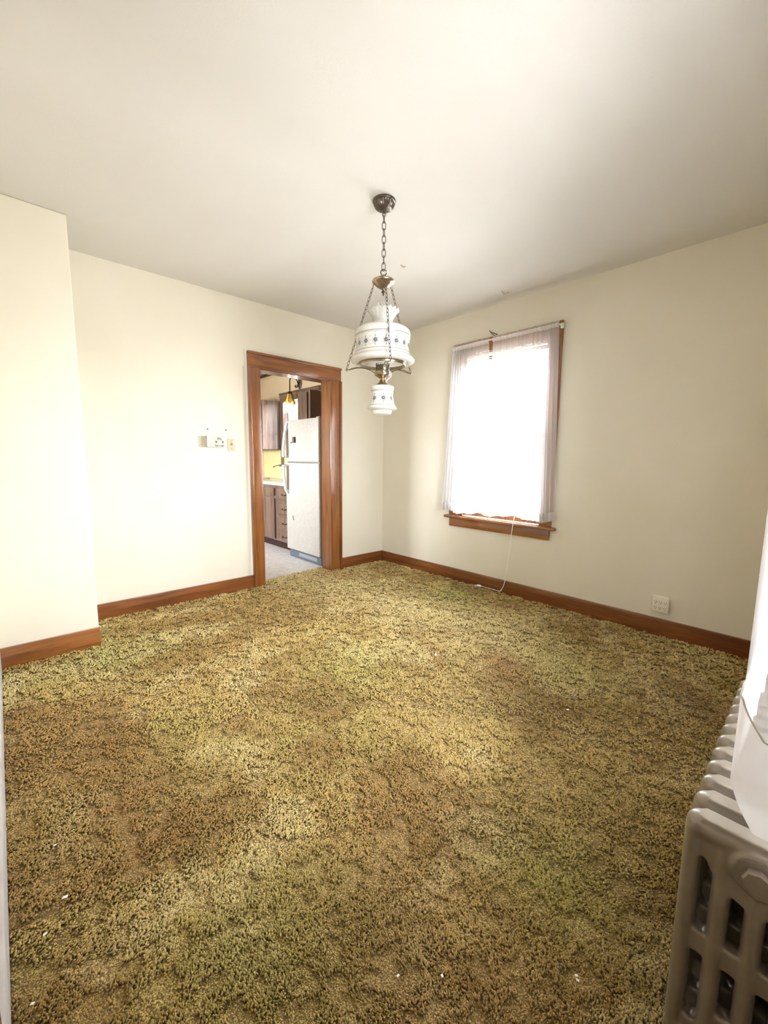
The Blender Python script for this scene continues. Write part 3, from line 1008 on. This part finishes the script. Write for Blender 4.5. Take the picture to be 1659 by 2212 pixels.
RX0, RY, NSEC, PITCH = -2.447, -3.6245, 12, 0.0635
rad = thing('radiator', 'grey painted cast-iron column radiator under the near curtain', 'radiator', (RX0 + 0.35, RY, -0.02))
sec = radiator_section()
for i in range(NSEC):
    o = bpy.data.objects.new('section', sec)
    o.parent = rad
    o.location = Vector((RX0 + i * PITCH, RY, 0.0)) - rad.location
    COL.objects.link(o)
B().tube([(RX0, RY, 0.512), (RX0 + (NSEC - 1) * PITCH, RY, 0.512)], 0.026, 16).tube([(RX0, RY, 0.115), (RX0 + (NSEC - 1) * PITCH, RY, 0.115)], 0.026, 16).build('nipples', M['radiator'], rad, True)
B().lathe([(0, -0.046), (0.020, -0.046), (0.023, -0.042), (0.023, -0.034), (0.034, -0.033), (0.034, -0.028)], (RX0, RY, 0.512), 8, axis='x').build('plug', M['radiator'], rad)
for i in (0, NSEC - 1):
    for s in (-2, 2):
        B().lathe([(0, -0.035), (0.022, -0.035), (0.023, -0.02), (0.017, 0.0), (0.0155, 0.09), (0, 0.09)], (RX0 + i * PITCH, RY + s * 0.048, 0), 16).build('foot', M['radiator'], rad, True)
B().tube(spline([(RX0 + (NSEC - 1) * PITCH + 0.02, RY, 0.115), (RX0 + NSEC * PITCH + 0.03, RY, 0.115), (RX0 + NSEC * PITCH + 0.06, RY, 0.09), (RX0 + NSEC * PITCH + 0.06, RY, -0.03)], 6), 0.016, 12).build('supply_pipe', M['radiator'], rad, True)

# ------------------------------------------------------------------ kitchen
FX = -0.76
fr = thing('refrigerator', 'white top-freezer refrigerator with textured doors seen through the doorway', 'refrigerator', (-0.39, 0.59, -0.013))
B().box(-0.700, -0.03, 0.236, 0.944, 0.02, 1.668, 0.006, 2).build('body', M['fridge_side'], fr, True)
B().box(FX, -0.702, 0.234, 0.946, 0.098, 1.166, 0.010, 3).build('door', M['fridge'], fr, True)
B().box(FX, -0.702, 0.234, 0.946, 1.180, 1.672, 0.010, 3).build('freezer_door', M['fridge'], fr, True)
B().box(-0.735, -0.70, 0.24, 0.94, 1.164, 1.182).build('gasket', M['trim_grey'], fr)
B().box(-0.725, -0.70, 0.238, 0.942, -0.005, 0.092, 0.003).build('grille', M['grille'], fr)
B().box(-0.7275, -0.724, 0.33, 0.72, 0.022, 0.066, 0.001).build('label_plate', M['grille_label'], fr)
B().box(-0.74, -0.66, 0.236, 0.30, 1.672, 1.684, 0.004, 2).build('hinge_cover', mat('hinge_tan', (0.50, 0.38, 0.24), 0.5), fr, True)


def handle(zs, ze, name):
    """loop of strap: zs is the thick end beside the door split, ze the end that runs into the door"""
    d = 1 if ze > zs else -1
    path = [(FX + 0.004, zs), (FX - 0.050, zs), (FX - 0.058, zs + d * 0.012), (FX - 0.054, zs + d * 0.12), (FX - 0.030, zs + d * 0.30), (FX - 0.004, ze), (FX + 0.004, ze)]
    inn = [(FX + 0.004, zs + d * 0.014), (FX - 0.040, zs + d * 0.014), (FX - 0.046, zs + d * 0.024), (FX - 0.042, zs + d * 0.12), (FX - 0.018, zs + d * 0.30), (FX + 0.004, ze - d * 0.05)]
    b = B()
    y0, y1 = 0.888, 0.940
    k = min(len(path), len(inn))
    pa = path[:-1]
    ia = inn
    for a, c, e, f in zip(pa, pa[1:], ia, ia[1:]):
        vs = [b.bm.verts.new((p[0], y, p[1])) for y in (y0, y1) for p in (a, c, f, e)]
        for fc in ((0, 1, 2, 3), (7, 6, 5, 4), (0, 4, 5, 1), (2, 6, 7, 3), (1, 5, 6, 2), (3, 7, 4, 0)):
            b.bm.faces.new([vs[i] for i in fc])
    bmesh.ops.remove_doubles(b.bm, verts=b.bm.verts[:], dist=0.0004)
    h = b.build(name, M['white_sheet'], fr)
    t = B()
    t.tube([(p[0], y0 - 0.001, p[1]) for p in pa], 0.004, 6)
    t.build('handle_trim', M['trim_grey'], h, True)
    return h


handle(1.235, 1.645, 'freezer_handle')
handle(1.140, 0.790, 'door_handle')
B().box(FX - 0.003, FX + 0.001, 0.325, 0.360, 1.105, 1.130, 0.001).build('badge', M['white_sheet'], fr)
mg = thing('magnet_clip', 'brown and steel magnet clip stuck high on the freezer door', 'magnet', (FX, 0.735, 1.44))
B().box(FX - 0.016, FX, 0.722, 0.765, 1.405, 1.475, 0.002).build('clip', M['steel'], mg)
B().box(FX - 0.018, FX - 0.004, 0.706, 0.723, 1.405, 1.475, 0.002).build('jaw', M['cab_edge'], mg)
tag(B().box(FX - 0.006, FX, 0.775, 0.822, 1.402, 1.418, 0.003).build('magnet', mat('grey_magnet', (0.13, 0.14, 0.15), 0.4), None), 'small grey bar magnet beside the clip on the freezer door', 'magnet')
tag(B().tube([(FX - 0.003, 0.79, 0.525), (FX - 0.004, 0.785, 0.49), (FX - 0.003, 0.775, 0.47)], 0.004, 6).build('hook_stub', M['grey_mark'], None), 'little grey hook stub low on the refrigerator door', 'hook')

# base cabinets under the window: drawer unit, sink unit
CF = -0.62


def panel(x, y0, y1, z0, z1, name, par, knob):
    """raised overlay front with dark rolled edge"""
    o = B().box(x - 0.019, x, y0, y1, z0, z1, 0.006, 2).build(name, M['cab_z'], par, True)
    B().box(x - 0.0205, x - 0.018, y0 + 0.022, y1 - 0.022, z0 + 0.022, z1 - 0.022, 0.002).build('field', M['cab_z'], o)
    B().box(x - 0.016, x + 0.001, y0 - 0.012, y0 + 0.001, z0 + 0.004, z1 - 0.004, 0.004).build('edge_strip', M['cab_edge'], o)
    if knob == 'pull':
        yc, zc = (y0 + y1) / 2, (z0 + z1) / 2
        pb = B().tube(spline([(x - 0.018, yc - 0.045, zc), (x - 0.040, yc - 0.038, zc - 0.003), (x - 0.044, yc, zc - 0.006), (x - 0.040, yc + 0.038, zc - 0.003), (x - 0.018, yc + 0.045, zc)], 4), 0.004, 6)
        for s in (-1, 1):
            pb.lathe([(0, -0.003), (0.012, -0.003), (0.012, 0.002), (0, 0.002)], (x - 0.019, yc + s * 0.047, zc), 10, axis='x')
        pb.build('pull', M['lead'], o, True)
    return o


du = thing('drawer_cabinet', 'dark oak base cabinet with four drawers beside the refrigerator', 'cabinet', (-0.32, 1.22, -0.013))
B().box(CF, -0.02, 0.965, 1.455, 0.095, 0.855, 0.002).build('carcass', M['cab_z'], du)
B().box(CF + 0.06, -0.04, 0.965, 1.455, -0.013, 0.095).build('toe_kick', M['cab_edge'], du)
for z0, z1 in ((0.665, 0.818), (0.475, 0.625), (0.280, 0.435), (0.115, 0.240)):
    panel(CF, 1.005, 1.425, z0, z1, 'drawer', du, 'pull')
su = thing('sink_cabinet', 'dark oak base cabinet with door and false drawer under the counter', 'cabinet', (-0.32, 1.9, -0.013))
B().box(CF, -0.02, 1.457, 2.60, 0.095, 0.855, 0.002).build('carcass', M['cab_z'], su)
B().box(CF + 0.06, -0.04, 1.457, 2.60, -0.013, 0.095).build('toe_kick', M['cab_edge'], su)
for y0, y1 in ((1.500, 1.98), (2.03, 2.55)):
    panel(CF, y0, y1, 0.708, 0.818, 'false_drawer', su, None)
    panel(CF, y0, y1, 0.115, 0.680, 'cabinet_door', su, None)
ct = thing('countertop', 'white laminate countertop with a steel sink along the kitchen window', 'countertop', (-0.32, 1.8, 0.857))
B().box(-0.645, -0.002, 0.962, 3.0, 0.858, 0.897, 0.006, 2).build('slab', M['counter'], ct, True)
B().box(-0.56, -0.16, 1.72, 2.34, 0.894, 0.8985, 0.001).build('sink_rim', M['steel'], ct)
fc = thing('faucet', 'thin curved kitchen faucet at the sink under the window', 'faucet', (-0.08, 2.03, 0.90))
B().tube(spline([(-0.09, 2.03, 0.900), (-0.09, 2.03, 1.02), (-0.10, 2.06, 1.10), (-0.15, 2.17, 1.115), (-0.20, 2.30, 1.095)], 6), 0.008, 8).build('spout', M['steel'], fc, True)
B().ball((-0.20, 2.30, 1.088), 0.014, 10).build('aerator', M['brass'], fc, 'all')
B().lathe([(0, 0.8988), (0.03, 0.8988), (0.026, 0.915), (0.012, 0.925), (0, 0.925)], (-0.09, 2.03, 0), 16).build('base', M['steel'], fc, True)
sp_ = B().tube([(-0.36, 2.50, 0.907), (-0.30, 2.38, 0.908), (-0.27, 2.32, 0.909)], [0.003, 0.005, 0.010], 6)
tag(sp_.build('spoon', mat('brown_wood_spoon', (0.35, 0.2, 0.1), 0.6), None, True), 'small brown spoon lying on the white counter by the sink', 'spoon')
tag(B().box(-0.012, -0.001, 1.0, 3.0, 0.8975, 1.345, 0.002).build('backsplash', M['backsplash'], None), 'yellow backsplash panel between counter and wall cabinet', 'backsplash')
for y0, y1, h in ((2.62, 2.83, 0.05), (2.42, 2.50, 0.03)):
    pass

# wall cabinets
uc = thing('wall_cabinet', 'dark oak wall cabinet beyond the kitchen window, over the yellow backsplash', 'cabinet', (-0.16, 2.75, 1.362))
B().box(-0.320, -0.002, 2.400, 3.10, 1.362, 2.112, 0.002).build('carcass', M['cab_z'], uc)
panel(-0.320, 2.44, 2.76, 1.395, 2.08, 'cabinet_door', uc, None)
panel(-0.320, 2.78, 3.07, 1.395, 2.08, 'cabinet_door', uc, None)
B().tube([(-0.24, 2.396, 2.10), (-0.24, 2.392, 2.07), (-0.245, 2.38, 2.045), (-0.262, 2.38, 2.04)], 0.004, 6).build('side_hook', M['cab_edge'], uc)
nc = thing('wall_cabinet', 'dark oak wall cabinet above the refrigerator, nearest the doorway', 'cabinet', (-0.16, 1.2, 1.72))
B().box(-0.320, -0.002, 1.060, 1.370, 1.70, 2.112, 0.002).build('carcass', M['cab_z'], nc)
B().box(-0.322, -0.002, 1.056, 1.0605, 1.70, 2.112).build('side_panel', mat('dark_side_panel', (0.055, 0.020, 0.010), 0.4), nc)
panel(-0.320, 1.120, 1.300, 1.73, 2.09, 'cabinet_door', nc, None)

# kitchen window, narrow, dark casing
kw = struct_root('window_3', (0.0, 2.065, 1.12))
cb = lambda nm, a, m='cab_z', par=kw: B().box(*a, 0.003, 2).build(nm, M[m], par, True)
cb('casing_board', (-0.020, 0.0, 2.305, 2.398, 1.10, 2.165))
cb('casing_board', (-0.020, 0.0, 1.735, 1.825, 1.10, 2.165))
cb('casing_board', (-0.024, 0.0, 1.735, 2.398, 2.105, 2.168), 'cab_y')
cb('sill', (-0.05, 0.2, 1.72, 2.41, 1.09, 1.125), 'cab_y')
sash_b = B().box(0.07, 0.10, 1.828, 1.865, 1.125, 2.118).box(0.07, 0.10, 2.265, 2.302, 1.125, 2.118).box(0.07, 0.10, 1.865, 2.265, 1.125, 1.175).box(0.07, 0.10, 1.865, 2.265, 2.075, 2.118).box(0.07, 0.10, 1.865, 2.265, 1.60, 1.635)
so = sash_b.build('sash', M['counter'], kw)
B().box(0.083, 0.087, 1.86, 2.27, 1.17, 2.08).build('pane', M['pane'], so)
cb('jamb_board', (0.0, 0.2, 2.300, 2.305, 1.12, 2.12))
cb('jamb_board', (0.0, 0.2, 1.825, 1.830, 1.12, 2.12))
# head moulding running on over the near cabinet
tr2 = struct(B().box(-0.030, 0.0, 1.285, 2.398, 2.168, 2.218, 0.003).box(-0.036, 0.0, 1.285, 2.40, 2.216, 2.232, 0.003, 2).build('trim_2', M['cab_y'], None, True))
struct(B().box(-0.04, 0.0, 2.52, KY, 2.552, 2.585, 0.003).build('trim_3', M['cab_edge'], None))
# lace valance
lv = B()
def lace_pt(u, v):
    zb = 1.96 - 0.05 * abs(math.sin(u * PI * 4)) - 0.10 * max(0.0, 1 - u / 0.35)
    return (-0.012 - 0.008 * math.sin(u * 40), 1.835 + 0.465 * u, zb + (2.085 - zb) * v)
lv.grid(lace_pt, 60, 10)
# open-work holes
hole = [f for f in lv.bm.faces if random.random() < 0.22 and f.calc_center_median().z < 2.05]
bmesh.ops.delete(lv.bm, geom=hole, context='FACES')
tag(lv.build('lace_valance', M['lace'], None), 'short white lace valance across the top of the kitchen window', 'curtain')

# wall sconce over the kitchen window
sn = thing('wall_sconce', 'iron wall sconce with amber tulip glass shade over the kitchen window', 'lamp', (0.0, 1.82, 2.32))
pl = B()
pl.lathe([(0, -0.022), (0.5, -0.020), (0.85, -0.014), (1.0, -0.004), (1.0, 0.0), (0, 0.0)], (0, 0, 0), 32, lambda r, z, a, i: (r, z), axis='x')
for v in pl.bm.verts:
    v.co = (v.co.x, 1.82 + v.co.y * 0.056, 2.325 + v.co.z * 0.085)
pl.build('back_plate', mat('bronze_plate', (0.12, 0.085, 0.07), 0.5, 0.4), sn, True)
B().tube(spline([(-0.065, 1.82, 2.290), (-0.085, 1.82, 2.270), (-0.060, 1.82, 2.262), (-0.036, 1.82, 2.300), (-0.050, 1.82, 2.355), (-0.100, 1.82, 2.398), (-0.145, 1.82, 2.388), (-0.170, 1.82, 2.348), (-0.172, 1.82, 2.280), (-0.174, 1.82, 2.185)], 6), 0.0085, 8).build('arm', M['lead'], sn, True)
B().tube([(-0.02, 1.82, 2.325), (-0.040, 1.82, 2.325)], 0.010, 8).build('stem', M['lead'], sn, True)
B().lathe([(0, 2.192), (0.014, 2.190), (0.026, 2.180), (0.036, 2.164), (0.041, 2.150), (0.0, 2.152)], (-0.174, 1.82, 0), 24).build('fitter_cap', M['lead'], sn, True)
pr_ = lambda v: 0.036 + 0.030 * v ** 0.7 + 0.018 * v ** 4
for k in range(6):
    a0 = 2 * PI * k / 6 + 0.2
    def petal(u, v, a0=a0):
        a = a0 + (u - 0.5) * (2 * PI / 6 - 0.02)
        w_ = abs(u - 0.5) * 2
        r = pr_(v) - 0.003 * w_ * w_
        z = 2.157 - (0.125 + 0.036 * (1 - w_)) * v
        return (-0.174 + r * math.cos(a), 1.82 + r * math.sin(a), z)
    B().grid(petal, 8, 8).build('petal', M['amber'], sn, 'all')
    ae = a0 + PI / 6
    pe = [(-0.174 + pr_(v) * math.cos(ae), 1.82 + pr_(v) * math.sin(ae), 2.157 - 0.125 * v) for v in [q / 6 for q in range(7)]]
    B().tube(pe, 0.0034, 5).build('lead_strip', M['lead'], sn, True)
struct(struct_root('unseen_window_4', (KX, 1.45, 1.1)))  # unseen west kitchen window, added to let sky light into the kitchen
k4 = bpy.data.objects['unseen_window_4']
f4 = B().box(KX - 0.12, KX - 0.08, 1.0, 1.05, 1.1, 1.95).box(KX - 0.12, KX - 0.08, 1.85, 1.90, 1.1, 1.95).box(KX - 0.12, KX - 0.08, 1.05, 1.85, 1.1, 1.15).box(KX - 0.12, KX - 0.08, 1.05, 1.85, 1.90, 1.95).box(KX - 0.12, KX - 0.08, 1.05, 1.85, 1.50, 1.53).build('sash', M['counter'], k4)
B().box(KX - 0.102, KX - 0.098, 1.04, 1.86, 1.14, 1.91).build('pane', M['pane'], f4)

# loose bits on the ceiling
for p, lb in (([(-1.35, -2.55, 0)], ''),):
    pass


def ray_floor(px, py, z):
    d = fw + rv * ((px - 829.5) / 889.648) - uv * ((py - 1106.0) / 889.648)
    t = (z - CAM.z) / d.z
    return CAM + d * t


# two curled flakes of ceiling paint
for pa, lb in ((((1084, 628), (1090, 634), (1100, 630)), 'curled flake of paint hanging from the ceiling near the window'), (((866, 572), (871, 575), (876, 575)), 'tiny dark crack of lifted paint on the ceiling beside the lamp chain')):
    q = [ray_floor(x, y, H) for x, y in pa]
    q[1].z -= 0.006
    q[2].z -= 0.003
    tag(B().tube(spline([tuple(v) for v in q], 4), 0.0035, 5).build('paint_flake', M['scar'], None), lb, 'paint flake')


# ------------------------------------------------------------------ carpet
def vnoise(x, y, seed):
    xi, yi = np.floor(x).astype(np.int64), np.floor(y).astype(np.int64)
    xf, yf = x - xi, y - yi
    def h(a, b):
        n = (a * 374761393 + b * 668265263 + seed * 1442695041) & 0xffffffff
        n = ((n ^ (n >> 13)) * 1274126177) & 0xffffffff
        return ((n ^ (n >> 16)) & 0xffff) / 65535.0
    u, v = xf * xf * (3 - 2 * xf), yf * yf * (3 - 2 * yf)
    return (h(xi, yi) * (1 - u) + h(xi + 1, yi) * u) * (1 - v) + (h(xi, yi + 1) * (1 - u) + h(xi + 1, yi + 1) * u) * v


def fbm(x, y, s, seed, oct=4):
    t, a, n = 0, 1.0, 0
    for k in range(oct):
        t = t + a * vnoise(x * s + 17 * k, y * s - 9 * k, seed + k)
        n += a
        a *= 0.55
        s *= 2.03
    return t / n


rng = np.random.default_rng(5)


def carpet_edge(x):
    return np.where((x > -1.55) & (x < -0.776), 0.128 + (x + 1.488) * 0.10, -0.004)


pts_l = []
for dmin, dmax, dens in ((0.0, 0.6, 12000), (0.6, 1.2, 80000), (1.2, 1.9, 48000), (1.9, 2.8, 25000), (2.8, 3.6, 17000), (3.6, 9.0, 13000)):
    n = int((3.45 + 0.02) * (3.78 + 0.25) * dens)
    p = rng.random((n, 2)) * np.array([3.43, 3.96]) + np.array([WX + BT, DY + BT])
    d = np.hypot(p[:, 0] - CAM.x, p[:, 1] - CAM.y)
    ok = (d >= dmin) & (d < dmax) & (p[:, 1] < carpet_edge(p[:, 0]) - np.where(p[:, 1] > -0.02, 0, BT)) & (p[:, 0] < -BT)
    ok &= ~((p[:, 0] < -2.967 + 0.006) & (p[:, 1] > -0.493 - BT))
    pts_l.append(p[ok])
pp = np.concatenate(pts_l)
X, Y = pp[:, 0], pp[:, 1]
Dc = np.hypot(X - CAM.x, Y - CAM.y)
n = len(X)
clump = fbm(X, Y, 26.0, 11, 3)
clump2 = fbm(X, Y, 9.0, 31, 3)
gap = np.clip((clump - 0.40) / 0.10, 0, 1)
wear = fbm(X, Y, 2.3, 3, 4)
size = np.clip(0.60 + (Dc - 0.8) * 0.30, 0.60, 1.55)
hgt = (0.0115 + 0.004 * rng.random(n)) * (0.30 + 0.70 * gap) * (0.8 + 0.4 * clump2) * np.clip(size, 0.9, 1.25)
# seams: the ridge by the left wall, the join at the hall patch, the cut across the middle
def seg_dist(x, y, a, b):
    ax, ay, bx, by = *a, *b
    L2 = (bx - ax) ** 2 + (by - ay) ** 2
    t = np.clip(((x - ax) * (bx - ax) + (y - ay) * (by - ay)) / L2, 0, 1)
    return np.hypot(x - ax - t * (bx - ax), y - ay - t * (by - ay))
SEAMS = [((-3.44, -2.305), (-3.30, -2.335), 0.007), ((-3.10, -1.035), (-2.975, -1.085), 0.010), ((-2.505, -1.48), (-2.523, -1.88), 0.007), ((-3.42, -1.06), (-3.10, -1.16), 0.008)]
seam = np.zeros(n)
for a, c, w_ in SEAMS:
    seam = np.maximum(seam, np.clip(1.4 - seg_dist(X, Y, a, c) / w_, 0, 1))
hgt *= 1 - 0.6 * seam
fa = fbm(X, Y, 1.3, 71, 3) * 4 * PI
fb = fbm(X, Y, 12.0, 91, 2) * 4 * PI
la = np.where(rng.random(n) < 0.55, fb, rng.random(n) * 2 * PI)
lm = (0.002 + 0.0065 * rng.random(n)) * size
lx = lm * np.cos(la) + 0.003 * np.cos(fa)
ly = lm * np.sin(la) + 0.003 * np.sin(fa)
rr = (0.0025 + 0.0014 * rng.random(n)) * size
rot = rng.random(n) * 2 * PI
Zb = -0.013
# each tuft is a small twisted bud of yarn: root, a ring of three at its thick part, bent tip
V = np.zeros((n, 5, 3), np.float32)
V[:, 0] = np.stack([X, Y, np.full(n, Zb)], 1)
for k in range(3):
    a = rot + k * 2 * PI / 3
    V[:, 1 + k] = np.stack([X + lx * 0.7 + 1.4 * rr * np.cos(a), Y + ly * 0.7 + 1.4 * rr * np.sin(a), Zb + hgt * (0.66 + 0.12 * k)], 1)
V[:, 4] = np.stack([X + lx, Y + ly, Zb + hgt], 1)
tri = np.array([(0, 2, 1), (0, 3, 2), (0, 1, 3), (1, 2, 4), (2, 3, 4), (3, 1, 4)])
F = (np.arange(n)[:, None, None] * 5 + tri[None]).reshape(-1)
me = bpy.data.meshes.new('pile')
me.vertices.add(n * 5)
me.vertices.foreach_set('co', V.ravel())
nf = n * 6
me.loops.add(nf * 3)
me.loops.foreach_set('vertex_index', F.astype(np.int32))
me.polygons.add(nf)
me.polygons.foreach_set('loop_start', (np.arange(nf) * 3).astype(np.int32))
me.polygons.foreach_set('loop_total', np.full(nf, 3, np.int32))
me.update(calc_edges=True)
me.shade_smooth()
# colour of each tuft: olive, gold and brown dye with stains
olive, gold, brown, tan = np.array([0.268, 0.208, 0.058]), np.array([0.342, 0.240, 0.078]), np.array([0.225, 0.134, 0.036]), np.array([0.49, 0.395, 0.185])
DYE = 1.42
ss = lambda v, a, c: np.clip((v - a) / (c - a), 0, 1) ** 2 * (3 - 2 * np.clip((v - a) / (c - a), 0, 1))
g1, g2, g3 = fbm(X, Y, 1.7, 101, 4), fbm(X, Y, 2.6, 131, 4), fbm(X, Y, 6.0, 151, 3)
c = np.repeat(gold[None], n, 0)
mixc = lambda c, t, k: c * (1 - k[:, None]) + t * k[:, None]
c = mixc(c, olive, ss(g1, 0.46, 0.64) * 0.6)
c = mixc(c, brown, ss(g2, 0.44, 0.62) * 0.8)
blob = lambda x, y, r: np.exp(-((X - x) ** 2 + (Y - y) ** 2) / (r * r)) * (0.6 + 0.8 * (g3 - 0.3))
g4 = fbm(X, Y, 4.0, 171, 4)
c = mixc(c, tan, ss(g4, 0.50, 0.70) * 0.55)
# worn path, doorway to window side, with window shine painted into the tan
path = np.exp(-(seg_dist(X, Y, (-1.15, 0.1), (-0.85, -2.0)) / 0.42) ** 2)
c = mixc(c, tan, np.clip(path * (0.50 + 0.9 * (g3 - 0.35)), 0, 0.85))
# old furniture stain along the left wall with a straight front edge
pat = ss(X, -2.93, -3.05) * ss(Y, -1.02 - (X + 3.42) * 0.3, -1.12 - (X + 3.42) * 0.3) * ss(Y, -2.36, -2.30)
c = mixc(c, np.array([0.215, 0.115, 0.030]), np.clip(pat * (0.55 + 0.9 * (g3 - 0.4)), 0, 0.85))
for x, y, r, t, k in ((-1.25, -2.44, 0.16, (0.30, 0.13, 0.05), 0.7), (-0.90, -3.26, 0.20, (0.16, 0.085, 0.035), 0.7), (-2.75, -3.0, 0.28, (0.19, 0.10, 0.03), 0.6), (-2.95, -2.08, 0.16, (0.20, 0.11, 0.03), 0.7), (-1.9, -0.5, 0.22, (0.24, 0.13, 0.03), 0.45), (-2.25, -3.2, 0.20, (0.27, 0.25, 0.055), 0.8), (-2.9, -0.75, 0.28, (0.27, 0.27, 0.085), 0.6), (-1.0, -2.75, 0.25, (0.29, 0.28, 0.08), 0.6), (-1.9, -1.75, 0.3, (0.33, 0.29, 0.075), 0.55), (-0.42, -1.4, 0.28, (0.26, 0.25, 0.07), 0.7), (-3.0, -2.8, 0.2, (0.25, 0.24, 0.06), 0.5), (-1.6, -2.6, 0.3, (0.22, 0.16, 0.06), 0.5), (-0.75, -0.25, 0.2, (0.24, 0.13, 0.04), 0.6), (-2.45, -1.2, 0.3, (0.25, 0.15, 0.04), 0.5), (-2.35, -2.7, 0.22, (0.22, 0.12, 0.035), 0.4)):
    c = mixc(c, np.array(t), np.clip(blob(x, y, r) * k, 0, 0.9))
c = np.minimum(c * DYE, 0.85)
c *= (0.72 + 0.58 * rng.random(n) ** 1.5)[:, None]
c *= (1 - 0.45 * seam)[:, None]  # seams darkened in the colour, the ridge's pile shadow with them
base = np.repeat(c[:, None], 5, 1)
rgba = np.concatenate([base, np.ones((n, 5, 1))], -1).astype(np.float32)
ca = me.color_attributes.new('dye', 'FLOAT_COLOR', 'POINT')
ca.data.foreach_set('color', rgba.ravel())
M['carpet'] = mat('shag_yarn', (0.3, 0.2, 0.08), 0.75)
nt, N, L, b = nodes(M['carpet'])
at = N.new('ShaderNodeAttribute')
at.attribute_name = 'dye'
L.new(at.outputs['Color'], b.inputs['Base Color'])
b.inputs['Specular IOR Level'].default_value = 0.25
b.inputs['Sheen Weight'].default_value = 0.25
b.inputs['Sheen Tint'].default_value = (0.9, 0.8, 0.55, 1)
b.inputs['Sheen Roughness'].default_value = 0.5
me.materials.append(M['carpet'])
cp = thing('carpet', 'olive and brown stained shag carpet covering the whole room', 'carpet', (-1.7, -1.9, -0.02))
cp['kind'] = 'stuff'
bk = B().box(WX + BT, -BT, DY + BT, -0.02, ZF, -0.011)
bk.box(-1.552, -0.774, -0.02, 0.125, ZF, -0.011)
bk.build('backing', M['carpet_base'], cp)
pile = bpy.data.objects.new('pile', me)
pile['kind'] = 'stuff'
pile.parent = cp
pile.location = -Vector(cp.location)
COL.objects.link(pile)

# white specks lying on the pile
flake = B().box(-0.007, 0.007, -0.005, 0.005, -0.0015, 0.0015, 0.001)
f0 = None
for i, (x, y, s) in enumerate(((-1.445, -2.066, 1.1), (-1.406, -2.876, 0.8), (-1.968, -2.768, 0.55), (-2.364, -1.95, 0.45), (-3.331, -2.094, 0.6), (-3.326, -2.308, 0.9), (-3.374, -2.386, 0.6), (-3.406, -2.541, 0.55), (-2.456, -3.345, 0.5), (-2.463, -3.351, 0.5), (-2.692, -3.129, 0.5), (-2.769, -3.058, 0.5), (-1.224, -3.129, 0.5))):
    if f0 is None:
        f0 = flake.build('paint_chip', M['chip'], None)
        o = f0
    else:
        o = f0.copy()
        COL.objects.link(o)
    o.location = (x, y, 0.003)
    o.scale = (s, s, s)
    o.rotation_euler = (random.uniform(-0.3, 0.3), random.uniform(-0.3, 0.3), random.uniform(0, 6))
    tag(o, 'tiny white paint chip lying on the carpet' if i else 'largest white paint chip, alone out in the middle of the carpet', 'paint chip', 'white paint chips on the carpet')
